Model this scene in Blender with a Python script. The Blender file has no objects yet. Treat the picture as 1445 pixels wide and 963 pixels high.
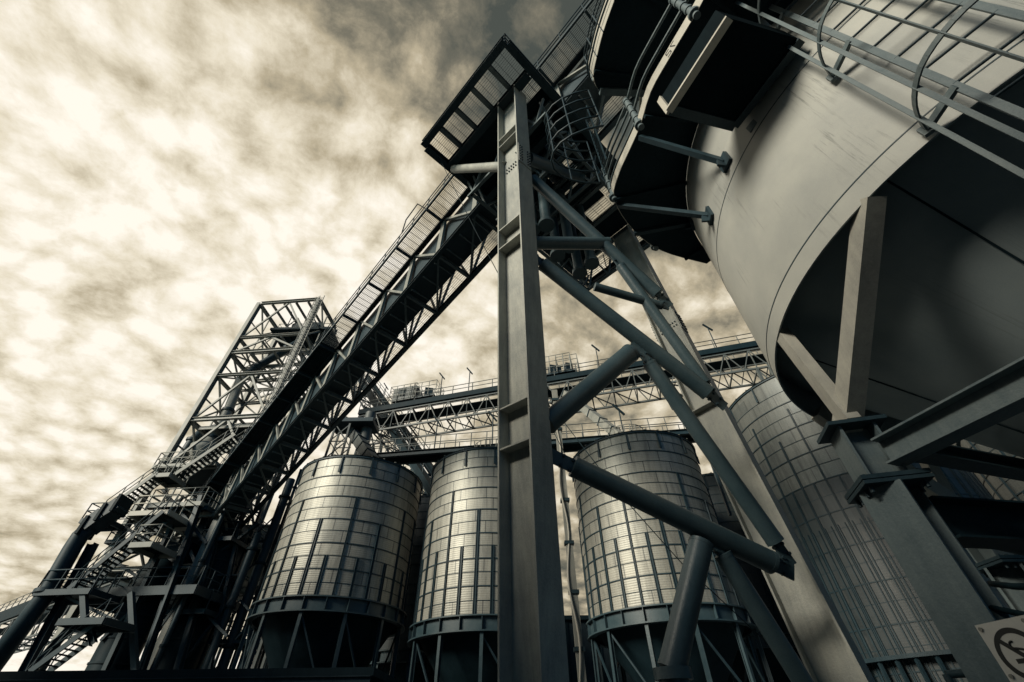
import bpy, bmesh, math, random
from mathutils import Vector as V, Matrix
R = math.radians
random.seed(7)
sc = bpy.context.scene
col = sc.collection

# ------------------------------------------------------------------ camera
F = 600.0                       # focal length in photo pixels (photo 1445 x 963)
CX, CY = 722.5, 481.5
EYE = V((0, 0, 1.6))
AX = Matrix(((0.9999, 0.0119, 0.0), (0.0082, -0.6887, 0.7250), (-0.0086, 0.7249, 0.6888)))
def ray(px):
    d = AX @ V((px[0]-CX, CY-px[1], F)); d.normalize(); return d
def atz(px, z): d = ray(px); return EYE + d*((z-EYE.z)/d.z)
def aty(px, y): d = ray(px); return EYE + d*(y/d.y)
def atd(px, D): d = ray(px); return EYE + d*(D/math.hypot(d.x, d.y))
def onplane(px, p, n): d = ray(px); return EYE + d*((p-EYE).dot(n)/d.dot(n))
def online(px, p, q):           # point on the line p-q closest to the sight line of a photo pixel
    d = ray(px); u = (q-p).normalized(); w = EYE-p
    b = d.dot(u); D = d.dot(w); E = u.dot(w)
    s = (E - b*D)/(1-b*b); return p + u*s

cd = bpy.data.cameras.new('camera'); cam = bpy.data.objects.new('camera', cd); col.objects.link(cam)
r_, u_, f_ = (AX @ V((1,0,0))), (AX @ V((0,1,0))), (AX @ V((0,0,1)))
f_.normalize(); r_ = (r_ - f_*r_.dot(f_)).normalized(); u_ = r_.cross(f_)
cam.matrix_world = Matrix(((r_.x,u_.x,-f_.x,EYE.x),(r_.y,u_.y,-f_.y,EYE.y),(r_.z,u_.z,-f_.z,EYE.z),(0,0,0,1)))
cd.sensor_width = 36; cd.lens = F/1445*36; cd.clip_start = .05; cd.clip_end = 5000
sc.camera = cam

# ------------------------------------------------------------------ mesh collector
def frame(d, up=None):
    d = d.normalized(); up = V(up) if up is not None else V((0,0,1))
    if abs(d.dot(up.normalized())) > .995: up = V((0,1,0)) if abs(d.y) < .9 else V((1,0,0))
    s = d.cross(up).normalized(); u = s.cross(d).normalized()
    return d, s, u
class MB:
    def __init__(s): s.v = []; s.f = []; s.sm = []; s.ch = []; s.dep = 0
    def add(s, vs, fs, smooth=False):
        o = len(s.v); s.v += [tuple(x) for x in vs]
        s.f += [tuple(i+o for i in f) for f in fs]; s.sm += [smooth]*len(fs); return s
    def hexa(s, a):            # 8 corners: 4 bottom then 4 top
        return s.add(a, [(0,3,2,1),(4,5,6,7),(0,1,5,4),(1,2,6,5),(2,3,7,6),(3,0,4,7)])
    def bar(s, p, q, w, h, up=None):
        p = V(p); q = V(q); d, a, u = frame(q-p, up); a = a*w/2; u = u*h/2
        return s.hexa([p-a-u, p+a-u, p+a+u, p-a+u, q-a-u, q+a-u, q+a+u, q-a+u])
    def box(s, c, sx, sy, sz, rz=0):
        c = V(c); x = V((math.cos(rz), math.sin(rz), 0))*sx/2; y = V((-math.sin(rz), math.cos(rz), 0))*sy/2; z = V((0,0,sz/2))
        return s.hexa([c-x-y-z, c+x-y-z, c+x+y-z, c-x+y-z, c-x-y+z, c+x-y+z, c+x+y+z, c-x+y+z])
    def tube(s, p, q, r, n=10, r2=None, cap=True):
        p = V(p); q = V(q); r2 = r if r2 is None else r2; d, a, u = frame(q-p)
        ring = lambda c, rr: [c + a*rr*math.cos(2*math.pi*i/n) + u*rr*math.sin(2*math.pi*i/n) for i in range(n)]
        o = len(s.v)
        s.add(ring(p, r)+ring(q, r2), [(i, i+n, (i+1) % n+n, (i+1) % n) for i in range(n)], True)
        if cap:
            s.add(ring(p, r), [tuple(range(n))]); s.add(ring(q, r2), [tuple(range(n-1, -1, -1))])
        return s
    def path(s, pts, r, n=8, closed=False):
        pts = [V(p) for p in pts]; N = len(pts); rings = []; prev = None
        for i, p in enumerate(pts):
            a = pts[i-1] if (i > 0 or closed) else p; b = pts[(i+1) % N] if (i < N-1 or closed) else p
            t = (b-a).normalized()
            if prev is None: _, sd, u = frame(t)
            else:
                sd = prev - t*prev.dot(t)
                sd = sd.normalized() if sd.length > 1e-5 else frame(t)[1]
                u = sd.cross(t)
            prev = sd
            rings += [p + sd*r*math.cos(2*math.pi*k/n) + u*r*math.sin(2*math.pi*k/n) for k in range(n)]
        fs = []
        for i in range(N if closed else N-1):
            j = (i+1) % N
            fs += [(i*n+k, i*n+(k+1) % n, j*n+(k+1) % n, j*n+k) for k in range(n)]
        if not closed: fs += [tuple(range(n-1, -1, -1)), tuple((N-1)*n+k for k in range(n))]
        return s.add(rings, fs, True)
    def ibeam(s, p, q, depth, width, tf=.03, tw=.02, up=None):   # flanges are square to «up»
        p = V(p); q = V(q); d, a, u = frame(q-p, up)
        for k in (-1, 1):
            o = u*k*(depth-tf)/2; s.bar(p+o, q+o, width, tf, u)
        s.bar(p, q, tw, depth-2*tf-.001, u); return s
    def plate(s, pts, t, n=None):      # polygon, extruded along n by t
        pts = [V(p) for p in pts]; N = len(pts)
        n = V(n) if n is not None else V((0,0,1)); n = n.normalized()*t
        return s.add(pts+[p+n for p in pts], [tuple(range(N-1, -1, -1)), tuple(range(N, 2*N))]+[(i, (i+1) % N, (i+1) % N+N, i+N) for i in range(N)])
    def lathe(s, c, prof, n=64, a0=0, a1=2*math.pi, smooth=True, close=True):
        c = V(c); full = abs(a1-a0-2*math.pi) < 1e-6; m = n if full else n+1
        vs = []
        for r, z in prof:
            for i in range(m):
                a = a0+(a1-a0)*i/n; vs.append((c.x+r*math.cos(a), c.y+r*math.sin(a), c.z+z))
        fs = []
        for j in range(len(prof)-1):
            for i in range(n):
                k = (i+1) % m; fs.append((j*m+i, j*m+k, (j+1)*m+k, (j+1)*m+i))
        return s.add(vs, fs, smooth)
    def arcbar(s, c, ri, ro, z0, z1, n=64, a0=0, a1=2*math.pi):   # ring of rectangular section
        s.lathe(c, [(ro, z0), (ro, z1)], n, a0, a1); s.lathe(c, [(ri, z1), (ri, z0)], n, a0, a1)
        s.lathe(c, [(ro, z1), (ri, z1)], n, a0, a1, False); s.lathe(c, [(ri, z0), (ro, z0)], n, a0, a1, False); return s
    def grating(s, o, ex, ey, lx, ly, pitch=.12, cross=.5, t=.012, h=.03):   # bars run along ex
        o = V(o); ex = V(ex).normalized(); ey = V(ey).normalized(); up = ex.cross(ey)
        k = max(1, int(ly/pitch))
        for i in range(k+1): p = o+ey*(ly*i/k); s.bar(p, p+ex*lx, t, h, up)
        k = max(1, int(lx/cross))
        for i in range(k+1): p = o+ex*(lx*i/k); s.bar(p, p+ey*ly, t*.8, h*.7, up)
        return s
    def build(s, name, mat, parent=None, at=None):
        me = bpy.data.meshes.new(name); org = V(at) if at is not None else (ROOT[parent.name] if parent else V((0,0,0)))
        if parent is None and at is None and s.v:
            xs = [v[0] for v in s.v]; ys = [v[1] for v in s.v]
            org = V(((min(xs)+max(xs))/2, (min(ys)+max(ys))/2, min(v[2] for v in s.v)))
        me.from_pydata([(v[0]-org.x, v[1]-org.y, v[2]-org.z) for v in s.v], [], s.f)
        me.polygons.foreach_set('use_smooth', s.sm); me.materials.append(M[mat]); me.update()
        o = bpy.data.objects.new(name, me); col.objects.link(o)
        if parent: o.parent = parent; o.location = org-ROOT[parent.name]; ROOT[o.name] = org
        else: o.location = org; ROOT[o.name] = org
        return o
def chunked(fn):
    def w(s, *k, **kw):
        top = s.dep == 0; s.dep += 1
        if top: s.ch.append((len(s.v), len(s.f)))
        fn(s, *k, **kw); s.dep -= 1; return s
    return w
for _n in ('hexa', 'bar', 'box', 'tube', 'path', 'ibeam', 'plate', 'lathe', 'arcbar', 'grating'): setattr(MB, _n, chunked(getattr(MB, _n)))
def each(mb, name, mat, parent):      # every shape collected in mb becomes a part of its own
    out = []; ends = mb.ch[1:]+[(len(mb.v), len(mb.f))]
    for (v0, f0), (v1, f1) in zip(mb.ch, ends):
        m = MB(); m.v = mb.v[v0:v1]; m.f = [tuple(i-v0 for i in f) for f in mb.f[f0:f1]]; m.sm = mb.sm[f0:f1]; out.append(m.build(name, mat, parent))
    return out
ROOT = {}
def tag(o, label=None, cat=None, group=None, kind=None):
    if label: o['label'] = label
    if cat: o['category'] = cat
    if group: o['group'] = group
    if kind: o['kind'] = kind
    return o
def empty(name, loc, label, cat, group=None):
    o = bpy.data.objects.new(name, None); col.objects.link(o); o.location = loc; o.empty_display_size = .3
    ROOT[o.name] = V(loc); return tag(o, label, cat, group)
def dup_part(o, parent, rz=0.0, loc=None):     # a linked copy of a part, turned about the thing's axis
    c = o.copy(); col.objects.link(c); c.parent = parent; c.rotation_euler = (0, 0, rz)
    if loc is not None: c.location = loc
    return c
def handrail(mb, pts, h=1.1, r=.022, rails=2, step=1.5, post=True):
    pts = [V(p) for p in pts]
    for k in range(rails):
        z = h*(k+1)/rails; mb.path([p+V((0,0,z)) for p in pts], r, 6)
    if post:
        for i in range(len(pts)-1):
            a, b = pts[i], pts[i+1]; n = max(1, round((b-a).length/step))
            for j in range(n + (1 if i == len(pts)-2 else 0)):
                p = a.lerp(b, j/n); mb.tube(p, p+V((0,0,h)), r*1.1, 6)
    return mb

# ------------------------------------------------------------------ materials
M = {}
def nodes(name):
    m = bpy.data.materials.new(name); m.use_nodes = True; nt = m.node_tree; b = nt.nodes['Principled BSDF']
    M[name] = m; return m, nt, b
def N(nt, t, **kw):
    n = nt.nodes.new(t)
    for k, v in kw.items():
        if k.startswith('i_'): n.inputs[int(k[2:]) if k[2:].isdigit() else k[2:].replace('_', ' ')].default_value = v
        else: setattr(n, k, v)
    return n
def math_(nt, op, a, b=None, c=None):
    n = nt.nodes.new('ShaderNodeMath'); n.operation = op
    for i, x in enumerate((a, b, c)):
        if x is None: continue
        if isinstance(x, (int, float)): n.inputs[i].default_value = x
        else: nt.links.new(x, n.inputs[i])
    return n.outputs[0]
def ramp(nt, fac, stops):
    n = nt.nodes.new('ShaderNodeValToRGB'); cr = n.color_ramp
    while len(cr.elements) < len(stops): cr.elements.new(.5)
    for e, (p, c) in zip(cr.elements, stops): e.position = p; e.color = (*c, 1) if len(c) == 3 else c
    nt.links.new(fac, n.inputs[0]); return n.outputs[0]
def mixc(nt, fac, a, b, mode='MIX'):
    n = nt.nodes.new('ShaderNodeMix'); n.data_type = 'RGBA'; n.blend_type = mode
    for i, x in ((0, fac), (6, a), (7, b)):
        if isinstance(x, (int, float)): n.inputs[i].default_value = x
        elif isinstance(x, tuple): n.inputs[i].default_value = (*x, 1)
        else: nt.links.new(x, n.inputs[i])
    return n.outputs[2]
def noise(nt, vec, scale, detail=4, rough=.6):
    n = nt.nodes.new('ShaderNodeTexNoise'); n.inputs['Scale'].default_value = scale; n.inputs['Detail'].default_value = detail
    n.inputs['Roughness'].default_value = rough
    if vec is not None: nt.links.new(vec, n.inputs['Vector'])
    return n.outputs['Fac']
def vscale(nt, vec, sx, sy, sz):
    n = nt.nodes.new('ShaderNodeMapping'); n.inputs['Scale'].default_value = (sx, sy, sz); nt.links.new(vec, n.inputs[0]); return n.outputs[0]
def bump(nt, b, h, strength, dist=.01):
    n = nt.nodes.new('ShaderNodeBump'); n.inputs['Strength'].default_value = strength; n.inputs['Distance'].default_value = dist
    nt.links.new(h, n.inputs['Height']); nt.links.new(n.outputs[0], b.inputs['Normal'])
def steel(name, c0, c1, metal=0.0, rough=.5, grain=.3, streak=1.0, scale=1.0, spec=.25):
    """painted or galvanised steel: cloudy tone, vertical run marks, fine grain"""
    m, nt, b = nodes(name); tc = N(nt, 'ShaderNodeTexCoord').outputs['Object']
    big = noise(nt, tc, .8*scale, 6, .65); run = noise(nt, vscale(nt, tc, 6, 6, .5), 1.3*scale, 5, .7); fine = noise(nt, tc, 40*scale, 3, .7)
    f = math_(nt, 'ADD', math_(nt, 'MULTIPLY', big, .55), math_(nt, 'ADD', math_(nt, 'MULTIPLY', run, .35*streak), math_(nt, 'MULTIPLY', fine, .2)))
    c = ramp(nt, f, [(.36, c0), (.52, tuple((a+b_)/2 for a, b_ in zip(c0, c1))), (.68, c1)])
    nt.links.new(c, b.inputs['Base Color']); b.inputs['Metallic'].default_value = metal
    rr = math_(nt, 'ADD', math_(nt, 'MULTIPLY', big, .3), rough-.15); nt.links.new(rr, b.inputs['Roughness'])
    peel = noise(nt, tc, 22*scale, 2, .5)
    bump(nt, b, math_(nt, 'ADD', math_(nt, 'ADD', math_(nt, 'MULTIPLY', fine, .5), math_(nt, 'MULTIPLY', peel, 1.0)), math_(nt, 'MULTIPLY', big, 2)), grain, .008); b.inputs['Specular IOR Level'].default_value = spec
    return m
steel('column_paint', (.17,.186,.182), (.43,.432,.38), .0, .5, .6, .9)
steel('pipe_paint', (.026,.050,.061), (.070,.103,.113), .0, .42, .4, .4, 1.0, .4)
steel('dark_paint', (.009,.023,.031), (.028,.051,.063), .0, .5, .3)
steel('beam_grey', (.06,.092,.105), (.15,.182,.187), .0, .5, .5)
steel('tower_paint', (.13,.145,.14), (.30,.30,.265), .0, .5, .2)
steel('galv', (.14,.15,.145), (.28,.28,.25), .4, .5, .2)
steel('column_web', (.20,.195,.17), (.42,.395,.335), .0, .5, 1.0, .9)
steel('duct_light', (.33,.32,.28), (.48,.46,.40), .0, .5, .2)
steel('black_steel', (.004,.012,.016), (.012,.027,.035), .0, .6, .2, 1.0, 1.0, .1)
steel('bridge_paint', (.05,.064,.066), (.13,.142,.138), .0, .5, .2)
steel('strut_paint', (.20,.20,.185), (.42,.41,.355), .0, .5, .1, .8)
steel('yard_concrete', (.15,.185,.20), (.24,.275,.285), .0, .8, .3, .2, .3, .1)  # pale blue-grey tone chosen so the unseen yard bounces fill onto undersides
steel('duct_shade', (.002,.005,.007), (.006,.012,.015), .0, .8, .1, 1.0, 1.0, .03)  # near-black duct colour standing in for shade under the upper balcony
steel('sign_white', (.60,.60,.56), (.74,.73,.68), 0, .4, .05, .3)
steel('sign_black', (.012,.016,.018), (.03,.034,.035), 0, .5, .05)
steel('shed_paint', (.012,.022,.028), (.03,.045,.052), 0, .7, .2, 1.0, 1.0, .1)

steel('column_dark', (.045,.075,.088), (.14,.178,.185), .0, .55, .5, .9)  # darker, bluer tone than the trestle columns
def tank_mat(name, c0, c1, streaks):
    m, nt, b = nodes(name); tc = N(nt, 'ShaderNodeTexCoord').outputs['Object']
    sx = N(nt, 'ShaderNodeSeparateXYZ'); nt.links.new(tc, sx.inputs[0])
    ang = math_(nt, 'ARCTAN2', sx.outputs[1], sx.outputs[0])
    cv = N(nt, 'ShaderNodeCombineXYZ'); nt.links.new(math_(nt, 'MULTIPLY', ang, 5.2), cv.inputs[0]); nt.links.new(sx.outputs[2], cv.inputs[1])
    runs = noise(nt, vscale(nt, cv.outputs[0], 9, .35, 1), 1.6, 6, .75)
    patch = noise(nt, vscale(nt, cv.outputs[0], 1.1, .5, 1), .8, 4, .6)
    big = noise(nt, tc, .5, 6, .6); fine = noise(nt, tc, 60, 3, .7)
    base = ramp(nt, math_(nt, 'ADD', math_(nt, 'MULTIPLY', big, .8), math_(nt, 'MULTIPLY', fine, .2)), [(.35, c0), (.65, c1)])
    k = math_(nt, 'MULTIPLY', ramp(nt, runs, [(.52, (0,0,0)), (.64, (1,1,1))]), ramp(nt, patch, [(.52, (.0,.0,.0)), (.66, (1,1,1))]))
    c = mixc(nt, math_(nt, 'MULTIPLY', k, streaks), base, (.09,.10,.095))
    nt.links.new(c, b.inputs['Base Color']); b.inputs['Roughness'].default_value = .5; b.inputs['Specular IOR Level'].default_value = .25
    dent = noise(nt, tc, 1.1, 2, .5)
    bump(nt, b, math_(nt, 'ADD', math_(nt, 'ADD', fine, math_(nt, 'MULTIPLY', runs, .5)), math_(nt, 'MULTIPLY', dent, 9)), .3, .004)
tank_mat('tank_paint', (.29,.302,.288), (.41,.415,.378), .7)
tank_mat('cone_shade', (.17,.215,.23), (.25,.295,.305), .35)  # shell colour darkened and blued, shade under the tank put into it

def silo_mat(name, c0, c1, rad, rows_h, npan, metal=.55, corr=.16):
    """galvanised corrugated sheets: every sheet its own tone, fine horizontal corrugation"""
    m, nt, b = nodes(name); tc = N(nt, 'ShaderNodeTexCoord').outputs['Object']
    sx = N(nt, 'ShaderNodeSeparateXYZ'); nt.links.new(tc, sx.inputs[0])
    ang = math_(nt, 'MULTIPLY', math_(nt, 'ADD', math_(nt, 'ARCTAN2', sx.outputs[1], sx.outputs[0]), math.pi), npan/(2*math.pi))
    row = math_(nt, 'FLOOR', math_(nt, 'DIVIDE', sx.outputs[2], rows_h))
    sh = math_(nt, 'ADD', ang, math_(nt, 'MULTIPLY', math_(nt, 'MODULO', row, 3), .37))
    cell = math_(nt, 'FLOOR', sh); fr = math_(nt, 'FRACT', sh)
    cv = N(nt, 'ShaderNodeCombineXYZ'); nt.links.new(cell, cv.inputs[0]); nt.links.new(row, cv.inputs[1])
    wn = N(nt, 'ShaderNodeTexWhiteNoise', noise_dimensions='2D'); nt.links.new(cv.outputs[0], wn.inputs['Vector'])
    joint = math_(nt, 'LESS_THAN', math_(nt, 'MINIMUM', fr, math_(nt, 'SUBTRACT', 1.0, fr)), .018)
    spang = noise(nt, tc, 16, 5, .8); cloud = noise(nt, tc, .7, 4, .6)
    f = math_(nt, 'ADD', math_(nt, 'MULTIPLY', wn.outputs[0], .15), math_(nt, 'ADD', math_(nt, 'MULTIPLY', spang, .55), math_(nt, 'MULTIPLY', cloud, .35)))
    run = noise(nt, vscale(nt, tc, 2.2, 2.2, .22), 1.5, 6, .7)
    c = mixc(nt, ramp(nt, run, [(.46, (0,0,0)), (.72, (.6,.6,.6))]), ramp(nt, f, [(.28, c0), (.85, c1)]), tuple(x*.42 for x in c0))
    c = mixc(nt, math_(nt, 'MULTIPLY', joint, .75), c, (.05,.055,.055))
    nt.links.new(c, b.inputs['Base Color']); b.inputs['Metallic'].default_value = metal
    nt.links.new(math_(nt, 'ADD', math_(nt, 'MULTIPLY', wn.outputs[0], .08), math_(nt, 'ADD', .38, math_(nt, 'MULTIPLY', spang, .18))), b.inputs['Roughness'])
    cor = math_(nt, 'SINE', math_(nt, 'MULTIPLY', sx.outputs[2], 2*math.pi/.105))
    bump(nt, b, math_(nt, 'ADD', cor, math_(nt, 'MULTIPLY', spang, 2.2)), corr, .012)
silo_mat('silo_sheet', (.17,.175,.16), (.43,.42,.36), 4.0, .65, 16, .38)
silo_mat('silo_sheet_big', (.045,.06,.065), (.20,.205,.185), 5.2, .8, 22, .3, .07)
silo_mat('silo_sheet_shaded', (.018,.028,.032), (.05,.064,.068), 4.0, .65, 16, .0, .03)  # darker copy of the pale silo sheet, shade put into the colour

# ------------------------------------------------------------------ silos
def silo(label, cx, cy, rad, zb, zt, rowh, nst, nleg, sheet, lower_rows, upper_rows, leg_front=(150, 400), roof=1.15, lip=3, simple=False, group='corrugated steel silos', plinth=False, wst=(.035, .055)):
    root = empty('silo', (cx, cy, 0), label, 'silo', group)
    c = (cx, cy, 0); back = math.atan2(-cy, -cx)       # direction from the silo towards the yard
    MB().lathe(c, [(rad, zb), (rad, zt)], 96).build('wall', sheet, root, at=(cx, cy, zb))
    rows = round((zt-zb)/rowh)
    mb = MB()
    for k in range(1, rows):
        z = zb+k*rowh; t = .022 if k % 2 else .04
        mb.arcbar(c, rad-.01, rad+t, z-t*.8, z+t*.5, 96)
    mb.arcbar(c, rad-.01, rad+.07, zt-.10, zt+.03, 96)
    mb.build('sheet_lap', 'dark_paint', root)
    # roof: ribbed cone, ladder of small eave lugs, top collar
    apex = zt+roof
    rf = MB().lathe(c, [(rad+.12, zt+.02), (.75, apex)], 72).build('roof', 'galv', root)
    if not simple:
        mb = MB()
        for k in range(32):
            a = 2*math.pi*k/32; e = V((math.cos(a), math.sin(a), 0))
            mb.bar(V((cx, cy, apex+.02))+e*.75, V((cx, cy, zt+.06))+e*(rad+.1), .06, .07)
        mb.build('roof_rib', 'galv', rf)
    MB().tube((cx, cy, apex-.1), (cx, cy, apex+.35), .8, 28).build('roof_cap', 'galv', rf)
    # stiffeners: one per panel joint, only round the side that can be seen
    def stiff(z0, z1, w):
        m = MB()
        for s in (-1, 1):
            m.box((cx+rad+.04, cy+s*w, (z0+z1)/2), .07, .032, z1-z0)
        m.box((cx+rad+.02, cy, (z0+z1)/2), .03, w*2, z1-z0)
        return m
    if not simple and nst:
        protos = {}
        for i in range(nst):
            a = 2*math.pi*i/nst; da = (a-back+math.pi) % (2*math.pi)-math.pi
            if abs(da) > 1.75: continue
            kind = (0 if i % 4 == 0 else 1) if i % 2 == 0 else 2
            z1 = zt-rowh*(upper_rows+(0, 2)[kind]) if kind < 2 else zb+rowh*lower_rows
            if kind not in protos:
                o = stiff(zb, z1, wst[0] if kind == 0 else wst[1]).build('stiffener', 'dark_paint', root); o.rotation_euler = (0, 0, a); protos[kind] = o
            else: dup_part(protos[kind], root, a)
        # short eave brackets
        ep = None
        for i in range(7):
            a = back-1.6+3.2*(i+.5)/7+.13*(cx % 1)
            if ep is None:
                ep = MB().box((cx+rad+.05, cy, zt-.55), .08, .075, 1.1).box((cx+rad+.09, cy, zt-.9), .05, .11, .5).build('eave_bracket', 'dark_paint', root); ep.rotation_euler = (0, 0, a)
            else: dup_part(ep, root, a)
    if plinth: return root
    # ring beam
    mb = MB(); h = .62
    mb.arcbar(c, rad-.02, rad+.06, zb-h, zb, 96); mb.arcbar(c, rad-.1, rad+.24, zb-.03, zb+.03, 96); mb.arcbar(c, rad-.1, rad+.24, zb-h-.04, zb-h+.02, 96)
    rb = mb.build('ring_beam', 'pipe_paint', root)
    sp = None
    for i in range(nleg*2):
        a = 2*math.pi*i/(nleg*2); da = (a-back+math.pi) % (2*math.pi)-math.pi
        if abs(da) > 1.8: continue
        if sp is None: sp = MB().box((cx+rad+.14, cy, zb-h/2), .16, .03, h-.08).build('web_plate', 'pipe_paint', rb); sp.rotation_euler = (0, 0, a)
        else: dup_part(sp, rb, a)
    MB().lathe(c, [(rad-.04, zb-.05), (.5, 1.5)], 72).build('hopper', 'black_steel', root)
    MB().tube((cx, cy, 1.55), (cx, cy, .7), .5, 20).build('outlet', 'black_steel', root)
    lp = None
    for i in range(nleg):
        a = 2*math.pi*i/nleg
        if lp is None: lp = MB().ibeam((cx+rad+.02, cy, 0), (cx+rad+.02, cy, zb-h-.05), .19, .16, .03, .025, (1, 0, 0)).build('leg', 'pipe_paint', root); lp.rotation_euler = (0, 0, a)
        else: dup_part(lp, root, a)
    if not simple:
        bp = None; st = 2*math.pi/nleg
        p0 = V((cx+(rad-.05), cy, zb-h-.15)); p1 = V((cx+(rad-.05)*math.cos(st), cy+(rad-.05)*math.sin(st), .3))
        m2 = V((cx+(rad-.05)*math.cos(st), cy+(rad-.05)*math.sin(st), 2.7)); m1 = V((cx+rad-.05, cy, 2.7))
        for i in range(0, nleg):
            a = 2*math.pi*i/nleg
            if bp is None: bp = MB().bar(p0, m2, .08, .08).bar(m1, m2, .08, .08).bar(m1, p1, .06, .06).build('leg_brace', 'dark_paint', root); bp.rotation_euler = (0, 0, a)
            elif i % 3 != 2: dup_part(bp, root, a)
    return root
silo('pale galvanised hopper silo nearest the lattice tower, square chute on its roof', -10.53, 28.35, 4.0, 7.13, 14.93, .65, 30, 12, 'silo_sheet', 3, 4)
silo('pale galvanised hopper silo half hidden by the tall I-shaped column', -1.60, 28.17, 4.0, 6.18, 15.28, .65, 30, 12, 'silo_sheet', 5, 4)
silo('pale galvanised hopper silo crossed by the long dark diagonal pipe brace', 8.0, 26.5, 4.0, 6.22, 15.32, .65, 30, 12, 'silo_sheet', 5, 4)
silo('dark shaded silo seen in the narrow gap between two pale silos', -7.0, 38.2, 4.0, 6.2, 16.6, .65, 0, 12, 'silo_sheet_shaded', 5, 4, simple=True)
silo('dark shaded silo behind the leaning trestle leg and its thin lower brace', 15.6, 34.0, 4.0, 6.2, 16.2, .65, 24, 12, 'silo_sheet_shaded', 5, 4)
s4 = silo('broad flat-bottomed silo with close-set stiffeners, between leaning leg and tank support', 20.3, 24.8, 5.2, .4, 18.4, .8, 52, 0, 'silo_sheet_big', 14, 3, wst=(.03, .035), plinth=True)
MB().lathe((20.3, 24.8, 0), [(5.6, 0), (5.6, .4), (0, .4)], 64, smooth=False).build('plinth', 'shed_paint', s4)
mb = MB()
for z in (3.0, 4.0): mb.arcbar((20.3, 24.8, 0), 5.22, 5.75, z, z+.14, 64)
for k in range(28):
    a = math.pi*.75+math.pi*k/28*1.1; e = V((math.cos(a), math.sin(a), 0)); mb.bar(V((20.3, 24.8, 3.05))+e*5.6, V((20.3, 24.8, 4.05))+e*5.6, .12, .12)
mb.build('wall_walkway', 'dark_paint', s4)

for k in range(60):          # extra close-set stiffeners on the lower half
    a = math.pi*.72+math.pi*1.2*k/60
    if k == 0: so_ = MB().box((20.3+5.25, 24.8, 4.9), .06, .05, 9.0).build('stiffener', 'dark_paint', s4); so_.rotation_euler = (0, 0, a)
    else: dup_part(so_, s4, a)
MB().lathe((20.3, 24.8, 0), [(5.215, .4), (5.215, 11.55)], 96).build('lower_wall', 'silo_sheet_shaded', s4, at=(20.3, 24.8, .4))  # dark sleeve over the lower wall, in place of shade falling there
s5 = silo('broad dark silo seen under the tank cone at the edge of the yard', 33.5, 22.5, 5.2, .4, 19.4, .8, 52, 0, 'silo_sheet_big', 14, 3, wst=(.03, .035), plinth=True)

# ------------------------------------------------------------------ trestle that carries the gallery
GD = V((-.6808, .7074, -.1898)).normalized(); GH = V((GD.x, GD.y, 0)).normalized(); GN = V((.7205, .6934, 0)).normalized()
ZP = 20.1                                            # platform level
A0 = atd((752, 963), 8.5); A1 = atz((722, 140), ZP); ad = (A1-A0).normalized(); A0 = A0-ad*(A0.z/ad.z)
B0 = atd((1190, 963), 11.9); B1 = atz((878, 330), ZP-.6); bd = (B1-B0).normalized(); B0 = B0-bd*(B0.z/bd.z)
TN = (A1-A0).cross(B0-A0).normalized()
tp = lambda px, off=0: onplane(px, A0+TN*off, TN)
tre = empty('support_trestle', (A0+B0)/2, 'tall two-legged steel trestle of wide column sections and round pipe braces under the platform', 'trestle')
ROOT[tre.name] = (A0+B0)/2; tre.location = (A0+B0)/2
def column(p, q, W, Fl, stiff, splice, lbl=None):
    c = MB(); d = (q-p).normalized(); t = (-GH - d*(-GH).dot(d)).normalized(); s = d.cross(t).normalized()
    tf = .045
    for k in (-1, 1): c.bar(p+t*k*(W-tf)/2, q+t*k*(W-tf)/2, Fl, tf, t)
    c.bar(p, q, .03, W-2*tf-.002, t)
    o = c.build('column', 'column_paint', tre)
    if lbl: o['label'] = lbl
    st = MB()
    for z in stiff:
        m = p+d*(z/d.z)
        for k in (-1, 1): st.bar(m-t*(W/2-tf-.004)+s*k*(Fl/4), m+t*(W/2-tf-.004)+s*k*(Fl/4), Fl/2-.03, .035, d)
    each(st, 'stiffener_plate', 'column_paint', o)
    # bolted splice: cover plates and rows of bolt heads
    for z in splice:
        m = p+d*(z/d.z); sp = MB()
        for k in (-1, 1): sp.bar(m-d*.5+t*k*(W/2+.013), m+d*.5+t*k*(W/2+.013), Fl-.06, .022, t)
        sp.bar(m-d*.35-s*.03, m+d*.35-s*.03, W-.2, .022, s) if False else None
        pl = each(sp, 'splice_plate', 'column_paint', o)[0]; bo = MB()
        for i in range(6):
            for j in (-.36, -.22, -.08, .08, .22, .36):
                if i in (0, 1, 4, 5):
                    for k in (-1, 1):
                        b = m+d*j+s*((i-2.5)/2.5*(Fl/2-.09))+t*k*(W/2+.024); bo.tube(b, b+t*k*.035, .026, 6)
        for i in range(7):
            for j in (-.09, .09):
                b = m+d*j+t*((i-3)/3*(W/2-.16))
                for k in (-1, 1): bo.tube(b+s*k*.016, b+s*k*.055, .028, 6)
        each(bo, 'bolt', 'dark_paint', pl)
    return t, s
zz = lambda px, p, q: online(px, p, q).z
tA, sA = column(A0, A1, .96, .62, [zz((720, y), A0, A1) for y in (322, 348, 575, 632, 195, 205)], [zz((716, 235), A0, A1)], 'nearer column, pale painted web face lit, side flange dark')
tB, sB = column(B0, B1, .92, .5, [zz((1010, 572), B0, B1)], [zz((962, 455), B0, B1)], 'right leg leaning outwards behind the pipe braces')
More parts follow.
